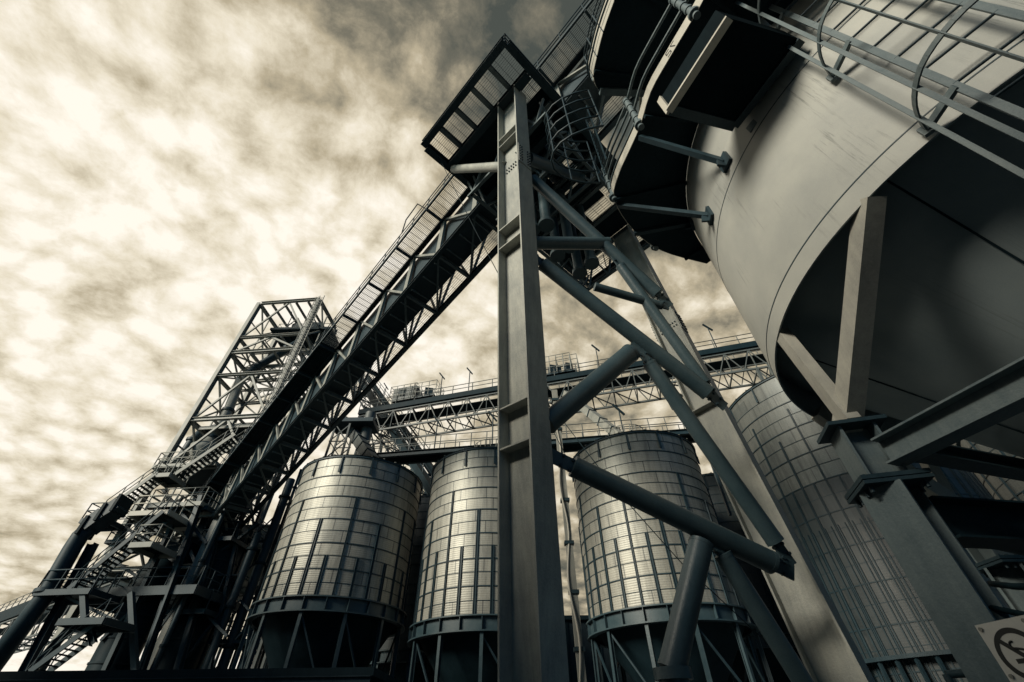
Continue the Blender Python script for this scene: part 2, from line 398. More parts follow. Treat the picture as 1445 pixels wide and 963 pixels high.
def pipe(p, q, r, mat='pipe_paint', end=None, gus=(1, 1), cap=True):
    d = (q-p).normalized(); L = (q-p).length; e = min(.4, L*.07)
    a = p+d*(e if gus[0] else 0); b = q-d*(e if gus[1] else 0)
    o = MB().tube(a, b, r, 24).tube(a-d*.02, a+d*.05, r*1.025, 24).tube(b-d*.05, b+d*.02, r*1.025, 24).build('brace', mat, tre)
    for k, (m, dr) in enumerate(((p, d), (q, -d))):
        if not gus[k]: continue
        w = TN.cross(d).normalized()
        MB().bar(m-dr*(.32 if k == 0 else .12), m+dr*(e+.35), r*1.35, .04, TN).build('gusset', 'pipe_paint', o)
        lb = B0+bd*((m-B0).dot(bd))
        if k == 1 and (m-lb).length < .25: MB().bar(m-bd*.42, m+bd*.42, .52, .07, sB).build('end_plate', 'column_paint', o)
        bo = MB()
        for i in range(3):
            for j in (-1, 1):
                c = m+dr*(.08+i*.2)+w*j*r*.5
                bo.tube(c-TN*.06, c+TN*.06, .035, 6)
        each(bo, 'bolt', 'dark_paint', o)
    return o
F_ = TN if TN.dot(EYE-A0) > 0 else -TN              # towards the camera
pipe(tp((788, 648)), tp((1112, 805)), .215)                       # long lower brace
pipe(tp((752, 362)), tp((1018, 570)), .195)                      # upper brace
pipe(tp((772, 598)), tp((897, 492)), .24, gus=(0, 1))            # strut up to the upper brace
pipe(tp((905, 497)), tp((1112, 790)), .175)                       # strut down to the leg
pipe(tp((992, 755)), tp((948, 945)), .225, gus=(1, 0))            # hanging strut
m_ = tp((948, 945)); MB().tube(m_+V((0,0,.02)), m_-V((0,0,.14)), .31, 24).tube(m_-V((0,0,.14)), V((m_.x, m_.y, 0)), .24, 24).build('strut_foot', 'pipe_paint', tre)
pipe(tp((1012, 770)), tp((1150, 990)), .17)
pipe(tp((742, 244)), tp((942, 428)), .18)
pipe(tp((868, 365)), tp((1006, 556)), .145)
pipe(tp((748, 343)), tp((858, 344)), .19, gus=(0, 0))
pipe(tp((840, 405)), tp((938, 433)), .12, gus=(0, 1))
pipe(tp((738, 221)), atz((820, 252), ZP-.4), .22, gus=(1, 0))
pipe(atz((641, 239), ZP-.35), online((700, 222), A0, A1)-tA*.47, .17, 'column_paint', gus=(0, 0))
# ------------------------------------------------------------------ drive platform on the trestle
Pa = atz((712, 57), ZP); Pb = atz((606, 211), ZP); L_ = (Pb-Pa).dot(GH); far = atz((838, 405), ZP); Wn = (far-Pb).dot(GN)
P0 = Pa.copy()
pp = lambda d, n, z=0: P0 + GH*d + GN*n + V((0, 0, z))
strip = (atz((735, 115), ZP)-Pa).dot(GN)
plat = empty('drive_platform', pp(L_/2, Wn/2), 'square overhead platform with mesh walkway edge and dark machinery deck on top of the trestle', 'platform')
mb = MB()
for n in (0, Wn): mb.ibeam(pp(0, n), pp(L_, n), .42, .26, .03, .025)
for n in (strip, strip+2.2, strip+4.4):
    if n < Wn-.6: mb.ibeam(pp(0.15, n, -.05), pp(L_-.15, n, -.05), .5, .3, .03, .025)
for d in (0, L_): mb.ibeam(pp(d, .14), pp(d, Wn-.14), .44, .26, .03, .025)
each(mb, 'edge_beam', 'dark_paint', plat)
mb = MB()
for k in range(1, 5): mb.ibeam(pp(L_*k/5, .14, .02), pp(L_*k/5, strip-.1, .02), .26, .16, .02, .015)
for k in range(1, 7):
    n = strip+(Wn-strip)*k/7; mb.ibeam(pp(.2, n, .03), pp(L_-.2, n, .03), .3, .16, .02, .015)
each(mb, 'joist', 'beam_grey', plat)
MB().grating(pp(.12, .1, .2), GH, GN, L_-.24, strip-.15, .085, .32, .012, .03).build('mesh_floor', 'dark_paint', plat)
mb = MB()
cells = 14; cw = (Wn-strip-.2)/cells
openc = {(1, 3), (1, 5), (1, 6), (0, 0), (0, 8), (1, 9), (0, 9), (0, 10), (2, 12), (3, 13), (2, 13), (0, 12), (0, 13), (1, 12), (1, 13)}
for i in range(cells):
    for j in range(4):
        if (j, i) in openc:
            continue
        mb.box(pp((j+.5)*L_/4, strip+.1+(i+.5)*cw, .23), L_/4, cw, .02, math.atan2(GH.y, GH.x))
mb.build('deck_plate', 'black_steel', plat)
mb = MB()
for (j, i) in sorted(openc): mb.grating(pp(j*L_/4+.05, strip+.12+i*cw, .21), GH, GN, L_/4-.1, cw-.06, .11, .35)
each(mb, 'mesh_panel', 'dark_paint', plat)
mb = MB()
handrail(mb, [pp(.05, .05, .22), pp(L_-.05, .05, .22)], 1.15, .028, 2, 1.2)
handrail(mb, [pp(.05, .05, .22), pp(.05, Wn-.1, .22)], 1.15, .028, 2, 1.2)
handrail(mb, [pp(L_-.05, 2.9, .22), pp(L_-.05, Wn-.1, .22), pp(.05, Wn-.1, .22)], 1.15, .028, 2, 1.2)
mb.build('handrail', 'dark_paint', plat)
# motor, gearbox and head pulley standing on the deck
mo = empty('drive_motor', pp(2.2, 3.4, .25), 'dark conveyor drive motor with gearbox on the overhead platform', 'motor')
MB().box(pp(2.2, 3.4, .75), 1.5, 1.1, 1.0, .8).build('gearbox', 'black_steel', mo)
MB().tube(pp(2.2, 4.2, .8), pp(2.2, 5.6, .8), .45, 20).build('motor_body', 'black_steel', mo)
# spouts hanging below the platform
for i, ((x, y), zb_) in enumerate(zip([(751, 330), (771, 323), (787, 366), (804, 353), (818, 391), (835, 377)], (15.6,)*6)):
    b = atz((x, y-6), zb_); sp = empty('spout', (b.x, b.y, zb_), ['leftmost hanging spout tube beside the column, under the platform', 'second spout tube from the column, ending highest', 'third spout tube from the column, in the front row', 'fourth spout tube from the column, in the back row', 'lowest hanging spout tube, front row', 'rightmost spout tube by the mesh corner of the platform'][i], 'spout', 'blanked spout tubes hanging under the platform')
    MB().tube((b.x, b.y, zb_), (b.x, b.y, ZP-.2), .20, 20).build('pipe', 'pipe_paint', sp)
    MB().tube((b.x, b.y, zb_-.09), (b.x, b.y, zb_), .30, 20).tube((b.x, b.y, zb_+.02), (b.x, b.y, zb_+.1), .29, 20).build('blind_flange', 'pipe_paint', sp)

# ------------------------------------------------------------------ inclined conveyor gallery
G0 = EYE + (V((-8.9855, 19.5887, 21.4798))-EYE)*.88; GW = 2.2; GU = GN.cross(GD).normalized()
if GU.z < 0: GU = -GU
def g(s, n=0, h=0): return G0 + GD*s + GN*n + V((0, 0, h))
S0, S1, H = -27.0, 36.0, 3.4
gal = empty('conveyor_gallery', g(S1, GW/2, -8), 'long inclined conveyor gallery with lattice sides and mesh walkway, passing under the square platform', 'conveyor')
mb = MB()
for n in (0, GW): mb.ibeam(g(S0, n), g(S1, n), .30, .24, .03, .03)
for n in (0, GW): mb.bar(g(S0, n, H), g(S1, n, H), .2, .2)
each(mb, 'chord', 'dark_paint', gal)
npan = 21; st = (S1-S0)/npan
proto = {}
def gpart(name, mk, mat, k):      # the same member in every panel
    if name not in proto: proto[name] = mk().build(name.split('/')[0], mat, gal, at=g(S0))
    else: dup_part(proto[name], gal, 0, g(S0+st*k)-ROOT[gal.name])
for k in range(npan):
    gpart('side_diagonal', lambda: MB().bar(g(S0+.12, 0, .15), g(S0+st-.1, 0, H-.1), .14, .15, GN), 'tower_paint', k)
    gpart('side_post', lambda: MB().bar(g(S0, 0, .15), g(S0, 0, H-.1), .36, .14, GN), 'tower_paint', k)
    gpart('side_post/far', lambda: MB().bar(g(S0, GW, .15), g(S0, GW, H-.1), .12, .14), 'tower_paint', k)
    gpart('side_diagonal/far', lambda: MB().bar(g(S0+.1, GW, .15), g(S0+st/2, GW, H-.1), .12, .12).bar(g(S0+st/2, GW, H-.1), g(S0+st-.1, GW, .15), .12, .12), 'tower_paint', k)
    gpart('cross_beam', lambda: MB().ibeam(g(S0, .1), g(S0, GW-.1), .24, .14, .02, .015), 'beam_grey', k)
    gpart('wind_brace', lambda: MB().bar(g(S0+.1, .1, -.05), g(S0+st-.1, GW-.1, -.05), .1, .1), 'beam_grey', k)
MB().hexa([g(S0, .2, .25), g(S0, 1.42, .25), g(S1, 1.42, .25), g(S1, .2, .25), g(S0, .2, 3.3), g(S0, 1.42, 3.3), g(S1, 1.42, 3.3), g(S1, .2, 3.3)]).build('belt_casing', 'dark_paint', gal)
mb = MB()
for k in range(60): mb.bar(g(S0+.6+k*1.05, .22, .2), g(S0+.6+k*1.05, 1.4, .2), .07, .08)
mb.build('casing_rib', 'beam_grey', gal)
WL = .16; WW = 1.05; WH = H-.12
mb = MB()
for n in (-WL, -WL-WW): mb.bar(g(S0, n, WH), g(S1, n, WH), .09, .2)
for k in range(npan*1+1): mb.bar(g(S0+st*k, -WL-WW, WH-.12), g(S0+st*k, 0, WH-.12), .12, .16)
mb.build('walkway_frame', 'dark_paint', gal)
mb = MB()
nb = 13
for i in range(nb+1): n = -WL-WW*i/nb; mb.bar(g(S0, n, WH+.1), g(S1, n, WH+.1), .02, .035)
k = 0.0
while k < S1-S0: mb.bar(g(S0+k, -WL, WH+.1), g(S0+k, -WL-WW, WH+.1), .016, .03); k += .4
mb.build('walkway_mesh', 'dark_paint', gal)
MB().hexa([g(6, -WL, WH+.14), g(6, -WL-WW, WH+.14), g(S1, -WL-WW, WH+.14), g(S1, -WL, WH+.14), g(6, -WL, WH+.17), g(6, -WL-WW, WH+.17), g(S1, -WL-WW, WH+.17), g(S1, -WL, WH+.17)]).build('walkway_plate', 'black_steel', gal)
mb = MB()
for n in (-WL-WW,):
    for h in (.55, 1.1): mb.path([g(S0, n, WH+.1+h), g(S1, n, WH+.1+h)], .028, 6)
    for k in range(npan*2+1): mb.tube(g(S0+st*k/2, n, WH), g(S0+st*k/2, n, WH+1.2), .026, 6)
mb.build('handrail', 'dark_paint', gal)
mb = MB()
hp = [g(-3.2, -WL-WW, WH+1.2), g(-3.2, -WL-WW, WH+2.7), g(-4.4, -WL-WW, WH+2.9), g(-4.8, -WL, WH+2.4)]
mb.path(hp, .04, 8); mb.build('gate_hoop', 'dark_paint', gal)
mb = MB()
mb.bar(g(S0, GW+.1, H), g(S1, GW+.1, H), .08, .2); mb.grating(g(S0, GW-.75, .2), GD, GN, S1-S0, .7, .1, .6)
mb.build('service_walkway', 'dark_paint', gal)
# guy cables near the column
def cable(label, pts, r=.012, mat='black_steel'):
    return tag(MB().path(pts, r, 6).build('cable', mat), label, 'cable')
cable('thin slack cable hanging from the platform corner to the tall column', [pp(L_-.1, .8, -.3), atd((668, 320), 9.2), online((700, 412), A0, A1)-tA*.3], .014)

# lattice under the platform, between the column and the leg
mb = MB()
for n0 in (strip+1.0, strip+2.6, strip+4.2, Wn-1.2):
    z = -1.9
    mb.bar(pp(.3, n0, z), pp(L_-.3, n0, z), .12, .14)
    for k in range(4):
        a = L_*(k+.1)/4.2+.2; b = L_*(k+1.1)/4.2; mb.bar(pp(a, n0, -.3), pp((a+b)/2, n0, z), .08, .08).bar(pp((a+b)/2, n0, z), pp(b, n0, -.3), .08, .08)
for d in (.5, L_-.5):
    mb.bar(pp(d, strip+1.0, -1.9), pp(d, Wn-1.2, -1.9), .12, .14)
    k = strip+1.0
    while k < Wn-2: mb.bar(pp(d, k, -.3), pp(d, k+.8, -1.9), .08, .08).bar(pp(d, k+.8, -1.9), pp(d, k+1.6, -.3), .08, .08); k += 1.6
each(mb, 'lattice_bar', 'beam_grey', plat)
mb = MB()
for n0 in (strip+1.4, strip+3.2): mb.path([pp(.4, n0, -.55), pp(L_*.5, n0+.1, -.62), pp(L_-.3, n0, -.5)], .06, 8)
each(mb, 'conduit', 'pipe_paint', plat)

# ------------------------------------------------------------------ big elevated hopper tank
TC = V((10.348, 4.758, 0)); TR = 5.2; ZR = 7.53
def cyl(px, rad=TR):       # first hit of a sight line with the tank wall
    d = ray(px); a = d.x*d.x+d.y*d.y; b = -2*(d.x*TC.x+d.y*TC.y); c = TC.x**2+TC.y**2-rad*rad
    D = max(0, b*b-4*a*c); return EYE+d*((-b-math.sqrt(D))/(2*a))
def tpt(a, z, rad=TR): return V((TC.x+rad*math.cos(R(a)), TC.y+rad*math.sin(R(a)), z))
tank = empty('hopper_tank', TC, 'huge pale cylindrical tank with dark conical underside, balconies and steel struts', 'tank')
c0 = (TC.x, TC.y, 0)
MB().lathe(c0, [(TR, ZR), (TR, 20.0)], 160).build('shell', 'tank_paint', tank)
mb = MB(); mb.lathe(c0, [(TR-.03, ZR+.02), (TR-.03, ZR+1.2)][::-1], 160); mb.lathe(c0, [(TR-.03, ZR+.0), (TR+.001, ZR)], 160, smooth=False)
mb.build('skirt_lining', 'cone_shade', tank)
mb = MB()
for z in (ZR+.42, 11.1, 14.9): mb.arcbar(c0, TR-.01, TR+.006, z-.012, z+.012, 160)
mb.build('weld_seam', 'dark_paint', tank)
cone = MB().lathe(c0, [(TR-.04, ZR+.95), (.45, 2.6)], 160).build('cone', 'cone_shade', tank)
mb = MB()
for a in (150, 200, 228, 262, 300, 340, 20, 60, 105):
    mb.bar(tpt(a, ZR+.95-.012, TR-.05), tpt(a, 2.62, .5), .03, .016)
mb.lathe(c0, [(3.2, 5.46-.03), (3.17, 5.40-.03)], 120)
mb.build('cone_seam', 'black_steel', cone)
MB().lathe(c0, [(TR+.1, 20.0), (.6, 21.6)], 96).build('roof', 'tank_paint', tank)
# supports: V struts, column heads, columns (the same bay four times round the tank)
a_top1 = math.degrees(math.atan2(cyl((1225, 284)).y-TC.y, cyl((1225, 284)).x-TC.x))
a_top2 = math.degrees(math.atan2(cyl((1101, 484)).y-TC.y, cyl((1101, 484)).x-TC.x))
hd = cyl((1187, 606)); a_h = math.degrees(math.atan2(hd.y-TC.y, hd.x-TC.x)); zh = hd.z
def bay(rot, near):
    f = lambda a, z, rad=TR-.12: tpt(a+rot, z, rad)
    q = f(a_h, zh)
    e = V((math.cos(R(a_h+rot)), math.sin(R(a_h+rot)), 0)); s = V((-e.y, e.x, 0))
    for k, (a, z) in enumerate(((a_top1, ZR+.08), (a_top2, ZR+.08))):
        p = f(a, z); o = MB().bar(p, q+s*(-.16 if k == 0 else .16), .36 if k == 0 else .26, .26 if k == 0 else .2, e).build('strut', 'strut_paint', tank)
    # head: stub column between two thick plates
    hb = MB(); hb.ibeam(q-V((0, 0, .06)), q-V((0, 0, .92)), .52, .46, .04, .03, e)
    ho = hb.build('column_head', 'beam_grey', tank)
    pm = MB(); pm.box(q-V((0, 0, .03)), .82, .62, .06, R(a_h+rot)); pm.box(q-V((0, 0, .95)), .86, .74, .06, R(a_h+rot)); pm.box(q-V((0, 0, 1.02)), .86, .74, .05, R(a_h+rot))
    po = each(pm, 'flange_plate', 'dark_paint', ho)[0]
    bm_ = MB()
    for i in (-1, 1):
        for j in (-.8, -.3, .3, .8):
            b = q+e*(.34*i)+s*(.33*j); bm_.tube(b-V((0, 0, 1.14)), b-V((0, 0, .88)), .03, 6)
    each(bm_, 'bolt', 'dark_paint', po)
    MB().ibeam(V((q.x, q.y, 0)), q-V((0, 0, 1.045)), .60, .56, .05, .03, e+s*1.0).build('column', 'column_dark', tank)
    return q, e, s
q0, e0, s0 = bay(0, True)
for rot in (-75, 75, 150): bay(rot, False)
# girders framing into the column head
def girder(name, p, q, dep, w, mat='beam_grey'):
    return MB().ibeam(p, q, dep, w, .03, .02).build(name, mat, tank)
zg = atd((1225, 652), math.hypot(q0.x, q0.y)).z
gp = V((q0.x, q0.y, zg))+e0*.0
gq = atz((1445, 542), zg); girder('girder', gp+(gq-gp).normalized()*.26, gp+(gq-gp)*1.9, .40, .34)
zb2 = q0.z-1.15
gq2 = atz((1445, 742), zb2-.3); girder('girder', V((q0.x, q0.y, zb2-.3))+(gq2-V((q0.x, q0.y, zb2-.3))).normalized()*.4, V((q0.x, q0.y, zb2-.3))+(gq2-V((q0.x, q0.y, zb2-.3)))*2.2, .55, .4, 'black_steel')
p3 = q0+V((0, 0, -.2)); gq3 = atz((1445, 664), p3.z); girder('girder', p3+(gq3-p3).normalized()*.4, p3+(gq3-p3)*1.6, .26, .3, 'dark_paint')
# discharge machinery under the cone
mb = MB(); mb.tube((TC.x, TC.y, 2.7), (TC.x, TC.y, 1.9), .62, 24).box((TC.x, TC.y, 1.6), 1.6, 1.4, .6, .4)
mb.build('discharge_gate', 'black_steel', tank)
a_ = tpt(160, 3.9, 3.4); b_ = tpt(250, 3.7, 3.4)
mb = MB()
for i in range(3):
    pts = [tpt(165-8*i, 3.0, 4.6) + V((.0, 0, 0))]
    for k in range(1, 12): pts.append(tpt(165-8*i+k*7, 3.0-.55*math.sin(k/11*math.pi)*(1+.4*i), 4.6+.2*math.sin(k)))
    mb.path(pts, .035, 8)
each(mb, 'hose', 'black_steel', tank)
z_ = 3.05; pq = atd((1322, 744), 10.2); pr = atz((1445, 772), pq.z); MB().tube(pq, pq+(pr-pq)*1.5, .16, 16).build('pipe', 'black_steel', tank)
# ---- balconies round the shell
ZB = 13.8
out = [(1030,-70),(1005,-22),(982,21),(945,83),(919,130),(904,178),(888,214),(873,248),(867,280),(886,315),(915,343),(948,359),(998,372)]
op = [atz(p, ZB) for p in out]
def inner(p): 
    e = V((p.x-TC.x, p.y-TC.y, 0)).normalized(); return V((TC.x, TC.y, p.z))+e*(TR+.02)
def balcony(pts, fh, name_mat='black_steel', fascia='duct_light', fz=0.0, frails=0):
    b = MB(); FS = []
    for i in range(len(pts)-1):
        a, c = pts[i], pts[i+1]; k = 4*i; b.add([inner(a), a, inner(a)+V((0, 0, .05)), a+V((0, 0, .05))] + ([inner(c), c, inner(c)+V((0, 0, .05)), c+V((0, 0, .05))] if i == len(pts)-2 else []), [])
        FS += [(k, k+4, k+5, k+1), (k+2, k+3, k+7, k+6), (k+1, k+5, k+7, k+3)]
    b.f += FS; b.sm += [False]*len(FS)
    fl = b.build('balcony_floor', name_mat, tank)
    fm = MB()
    for i in range(len(pts)-1):
        a, c = pts[i], pts[i+1]; a2 = a+(a-inner(a)).normalized()*.02; c2 = c+(c-inner(c)).normalized()*.02
        fm.hexa([a, a2, c2, c]+[v+V((0, 0, fh)) for v in (a, a2, c2, c)])
    fm.build('fascia', fascia, fl)
    rb = MB()
    for i in range(4, len(pts)-2, 10): rb.bar(inner(pts[i])-V((0, 0, .08)), pts[i]-V((0, 0, .08)), .08, .12)
    each(rb, 'floor_rib', 'black_steel', fl)
    return fl
def smooth(pts, n=3):
    o = []
    for i in range(len(pts)-1):
        p0 = pts[max(0, i-1)]; p1 = pts[i]; p2 = pts[i+1]; p3 = pts[min(len(pts)-1, i+2)]
        for k in range(n):
            t = k/n; o.append(.5*((2*p1)+(p2-p0)*t+(2*p0-5*p1+4*p2-p3)*t*t+(3*p1-p0-3*p2+p3)*t**3))
    return o+[pts[-1]]
ops = smooth(op)
fl = balcony(ops, .42)
rl = MB()
i1 = min(range(len(ops)), key=lambda i: (ops[i]-atz((904, 172), ZB)).length); i2 = min(range(len(ops)), key=lambda i: (ops[i]-atz((867, 282), ZB)).length)
i0 = min(range(len(ops)), key=lambda i: (ops[i]-atz((982, 21), ZB)).length)
for h in (1.0, 1.95): rl.path([p+V((0, 0, h)) for p in ops[:i1+1]], .045, 10)
for h in (.55, 1.05, 1.5, 1.95): rl.path([p+V((0, 0, h)) for p in ops[i1:i2+1]], .038, 10)
for h in (1.0, 1.95): rl.path([p+V((0, 0, h)) for p in ops[i2:]], .04, 8)
rl.build('guard_rail', 'beam_grey', fl)
for i in (1, i0, i1, i2, min(len(ops)-3, i2+7)):
    p = ops[i]; po = MB().tube(p-V((0, 0, .1)), p+V((0, 0, 2.05)), .085, 14)
    for h in (.55, 1.0, 1.5, 1.95): po.tube(p+V((0, 0, h-.06)), p+V((0, 0, h+.06)), .11, 14)
    po.tube(p+V((0, 0, .02)), p+V((0, 0, .14)), .15, 14)
    po.build('stanchion', 'beam_grey', fl)
for px1, px2 in (((903, 194), (1022, 229)), ((873, 290), (1000, 305)), ((895, 330), (975, 315))):
    a = atz(px1, ZB-.08); w = cyl(px2, TR+.05)
    br = MB().bar(a, w, .13, .13).build('bracket', 'dark_paint', fl)
    e = V((w.x-TC.x, w.y-TC.y, 0)).normalized(); MB().bar(w-e*.06, w+e*.03, .34, .42).bar(w-V((0, 0, .05)), w+e*.18, .05, .4).build('wall_plate', 'dark_paint', br)
# upper balcony with tall curved fascia
ZU = 17.0
ou = smooth([atz(p, ZU) for p in [(900,-75),(884,-38),(868,0),(852,45),(843,80),(838,108),(846,128),(868,134)]])
fu = balcony(ou, 1.35, 'black_steel', 'duct_light')
MB().path([p+(p-inner(p)).normalized()*.10+V((0, 0, .45)) for p in ou[:-5]], .03, 8).path([p+(p-inner(p)).normalized()*.10+V((0, 0, .85)) for p in ou[:-5]], .03, 8).build('rub_rail', 'dark_paint', fu)
mb = MB()
for h in (1.9, 2.4): mb.path([p+V((0, 0, h)) for p in ou], .025, 6)
for i in range(0, len(ou), 3): mb.tube(ou[i], ou[i]+V((0, 0, 2.4)), .03, 8)
mb.build('guard_rail', 'dark_paint', fu)
pe = ou[-6]
MB().tube(pe+V((0, 0, .1)), pe+V((0, 0, 1.1)), .055, 12).build('stanchion', 'beam_grey', fu)
a = ou[-4]; MB().bar(a-V((0, 0, .06)), inner(a)-V((0, 0, .06)), .2, .2).build('bracket', 'beam_grey', fu)
# caged ladder between the two balconies
lc = atz((846, 212), 14.8); lad = MB()
e = V((TC.x-lc.x, TC.y-lc.y, 0)).normalized(); s = V((-e.y, e.x, 0))
for k in (-.23, .23): lad.bar(lc+s*k+V((0, 0, -1.2)), lc+s*k+V((0, 0, 3.2)), .05, .03, e)
for k in range(15): lad.tube(lc-s*.23+V((0, 0, -1.1+k*.29)), lc+s*.23+V((0, 0, -1.1+k*.29)), .014, 6)
lo = lad.build('cage_ladder', 'dark_paint', tank)
cg = MB(); arc = [lc-e*(1.5*math.sin(t))+s*.85*math.cos(t) for t in [math.pi*i/10 for i in range(11)]]
for k in range(5): cg.path([p+V((0, 0, -.4+k*.8)) for p in arc], .035, 6)
for i in range(0, 11, 2): cg.tube(arc[i]+V((0, 0, -.4)), arc[i]+V((0, 0, 2.8)), .025, 6)
cg.build('cage', 'dark_paint', lo)
# square dust duct hung against the shell, with a pale flange frame
ZD = 11.45
d1, d2, d3 = atz((946, 155), ZD), atz((1036, 178), ZD), atz((1130, 56), ZD); d4 = d1+(d3-d2)
du = (d2-d1).normalized(); dv = (d4-d1).normalized()
dk = MB()
cs = [d1, d2, d3, d4]
dk.hexa(cs+[p+V((0, 0, .8)) for p in cs]); do = dk.build('dust_duct', 'duct_shade', tank)
ctr = (cs[0]+cs[1]+cs[2]+cs[3])/4
def rimbar(a, b, w, h, up): return (a, b, w, h, up)
fr = MB(); o1 = d1-du*.03-dv*.03; o4 = cs[3]-du*.03; top = V((0, 0, 1))
fr.hexa([o1, o1+du*.10, o4+du*.10, o4]+[p+V((0, 0, .06))-V((0, 0, .075)) for p in (o1, o1+du*.10, o4+du*.10, o4)]) if False else None
fr.bar(o1-V((0, 0, .04)), o4-V((0, 0, .04)), .16, .06); fr.bar(o1+du*.0-V((0, 0, .043)), o1+V((0, 0, .75)), .13, .06, du)

fr.build('flange_frame', 'duct_light', do)
fr2 = MB(); fr2.bar(cs[0]-V((0, 0, .03)), cs[1]-V((0, 0, .03)), .2, .05).bar(cs[1]-V((0, 0, .035)), cs[2]-V((0, 0, .035)), .16, .05)
fr2.build('bottom_flange', 'dark_paint', do)
fr3 = MB().bar(cs[1]+du*.32+V((0, 0, -.1)), cs[2]+du*.32+V((0, 0, -.1)), .07, .22); fr3.build('support_rail', 'beam_grey', do)
# vertical ladder with safety cage at the upper right
la = math.degrees(math.atan2(cyl((1330, 120)).y-TC.y, cyl((1330, 120)).x-TC.x))
h1, h2 = cyl((1181, 111)), cyl((1325, 178))
def lp_(p, out, side): 
    e = V((p.x-TC.x, p.y-TC.y, 0)).normalized(); s = V((-e.y, e.x, 0)); return p+e*out+s*side
am = -142.6
el = V((math.cos(R(am)), math.sin(R(am)), 0)); sl = V((-el.y, el.x, 0))
def lq(z, out, side): return V((TC.x, TC.y, z))+el*(TR+out)+sl*side
lm = MB()
for sd in (-.42, .42): lm.bar(lq(4.4, .32, sd), lq(19, .32, sd), .09, .035, el)
ld = lm.build('wall_ladder', 'beam_grey', tank)
lm = MB()
for k in range(23): z = 4.7+k*.6; lm.tube(lq(z, .32, -.42), lq(z, .32, .42), .02, 8)
each(lm, 'rung', 'dark_paint', ld)
hz = [h2.z, h1.z, h1.z+2.45, h1.z+4.9]
hoop_pts = [(.06, -.86), (.30, -.86), (.62, -.80), (.95, -.62), (1.15, -.32), (1.22, 0), (1.15, .32), (.95, .62), (.62, .80), (.30, .86), (.06, .86)]
sm = lambda z: smooth([lq(z, o, s_) for o, s_ in hoop_pts], 3)
hp = None
for z in hz:
    m = MB(); pts = sm(z)
    for i in range(len(pts)-1): m.bar(pts[i], pts[i+1], .022, .085)
    for sd in (-.86, .86): m.bar(lq(z, -.01, sd), lq(z, .05, sd), .12, .18).bar(lq(z, .02, sd), lq(z, .34, sd*.5), .06, .1)
    m.build('cage_hoop', 'beam_grey', ld)
for (o, s_) in ((.30, -.86), (.74, -.74), (1.14, -.34), (1.05, .5)):
    MB().bar(lq(4.4, o, s_), lq(19, o, s_), .06, .016, V((-el.y, el.x, 0)) if abs(s_) < .6 else el).build('cage_bar', 'beam_grey', ld)

# wide ring added out of view above the ladder, to shade the shell
MB().arcbar(c0, TR+.02, TR+2.6, 13.2, 13.3, 60, R(-149), R(-40)).build('balcony_floor', 'black_steel', tank)
MB().arcbar(c0, TR+2.58, TR+2.62, 13.1, 13.6, 60, R(-149), R(-40)).build('fascia', 'duct_light', tank)

# stencilled number on the lower balcony fascia
ip = min(range(1, len(ops)-1), key=lambda i: (ops[i]-atz((957, 62), ZB)).length); pn = ops[ip]
tt = (ops[ip+1]-ops[ip]).normalized(); on = (pn-inner(pn)).normalized(); on = V((tt.y, -tt.x, 0)) if V((tt.y, -tt.x, 0)).dot(on) > 0 else V((-tt.y, tt.x, 0))
G = lambda x, z: pn + tt*x + V((0, 0, .08+z)) + on*.024
mk = MB(); w = .028
for (x0, z0, x1, z1) in ((0, .26, .13, .26), (.13, .26, .05, 0), (.19, .26, .31, .26), (.31, .26, .31, .14), (.31, .14, .19, .12), (.19, .12, .19, 0), (.19, 0, .32, 0)):
    mk.bar(G(x0, z0), G(x1, z1), .006, w, on.cross(G(x1, z1)-G(x0, z0)))
mk.build('stencil_number', 'sign_black', fl)

# ------------------------------------------------------------------ elevator tower at left
XL, XRt, YF, YB, ZT = -30.6, -23.05, 34.0, 39.0, 41.0
tow = empty('elevator_tower', ((XL+XRt)/2, (YF+YB)/2, 0), 'tall open lattice tower of pale beams holding chutes, stairs and platforms', 'tower')
tow.rotation_euler = (0, 0, R(-4.6))
for (x, y) in ((XL, YF), (XRt, YF), (XL, YB), (XRt, YB)):
    MB().ibeam((x, y, 0), (x, y, ZT), .5, .42, .04, .03, (0, 1, 0)).build('leg', 'tower_paint', tow)
lv = [online(p, V((XL, YF, 0)), V((XL, YF, 1))).z for p in ((366, 430), (341, 476), (326, 496), (306, 528), (267, 590), (224, 660))]
lv[0] = ZT; lv += [lv[-1]-4.2, lv[-1]-8.0]
for i, z in enumerate(lv):
    mb = MB(); h = .38 if i % 2 == 0 else .3
    for y in (YF, YB): mb.ibeam((XL+.2, y-.02, z), (XRt-.2, y-.02, z), h, .3)
    for x in (XL, XRt): mb.ibeam((x, YF+.2, z-.02), (x, YB-.2, z-.02), h, .3)
    mb.build('ring_beam', 'tower_paint', tow)
for i in range(len(lv)-1):
    z1, z0 = lv[i], lv[i+1]; mb = MB(); xm = (XL+XRt)/2
    if i in (0, 1, 3, 4, 6): mb.bar((XL+.1, YF+.1, z0+.1), (xm, YF+.1, z1-.1), .16, .2).bar((XRt-.1, YF+.1, z0+.1), (xm, YF+.1, z1-.1), .16, .2)
    mb.bar((XL+.1, YB, z0), (XRt-.1, YB, z1), .14, .16).bar((XRt-.1, YB+.1, z0), (XL+.1, YB+.1, z1), .14, .16)
    for x in (XL, XRt): mb.bar((x, YF+.2, z0), (x, YB-.2, z1), .14, .16).bar((x+.2, YB-.2, z0), (x+.2, YF+.2, z1), .14, .16)
    mb.build('bracing', 'tower_paint', tow)
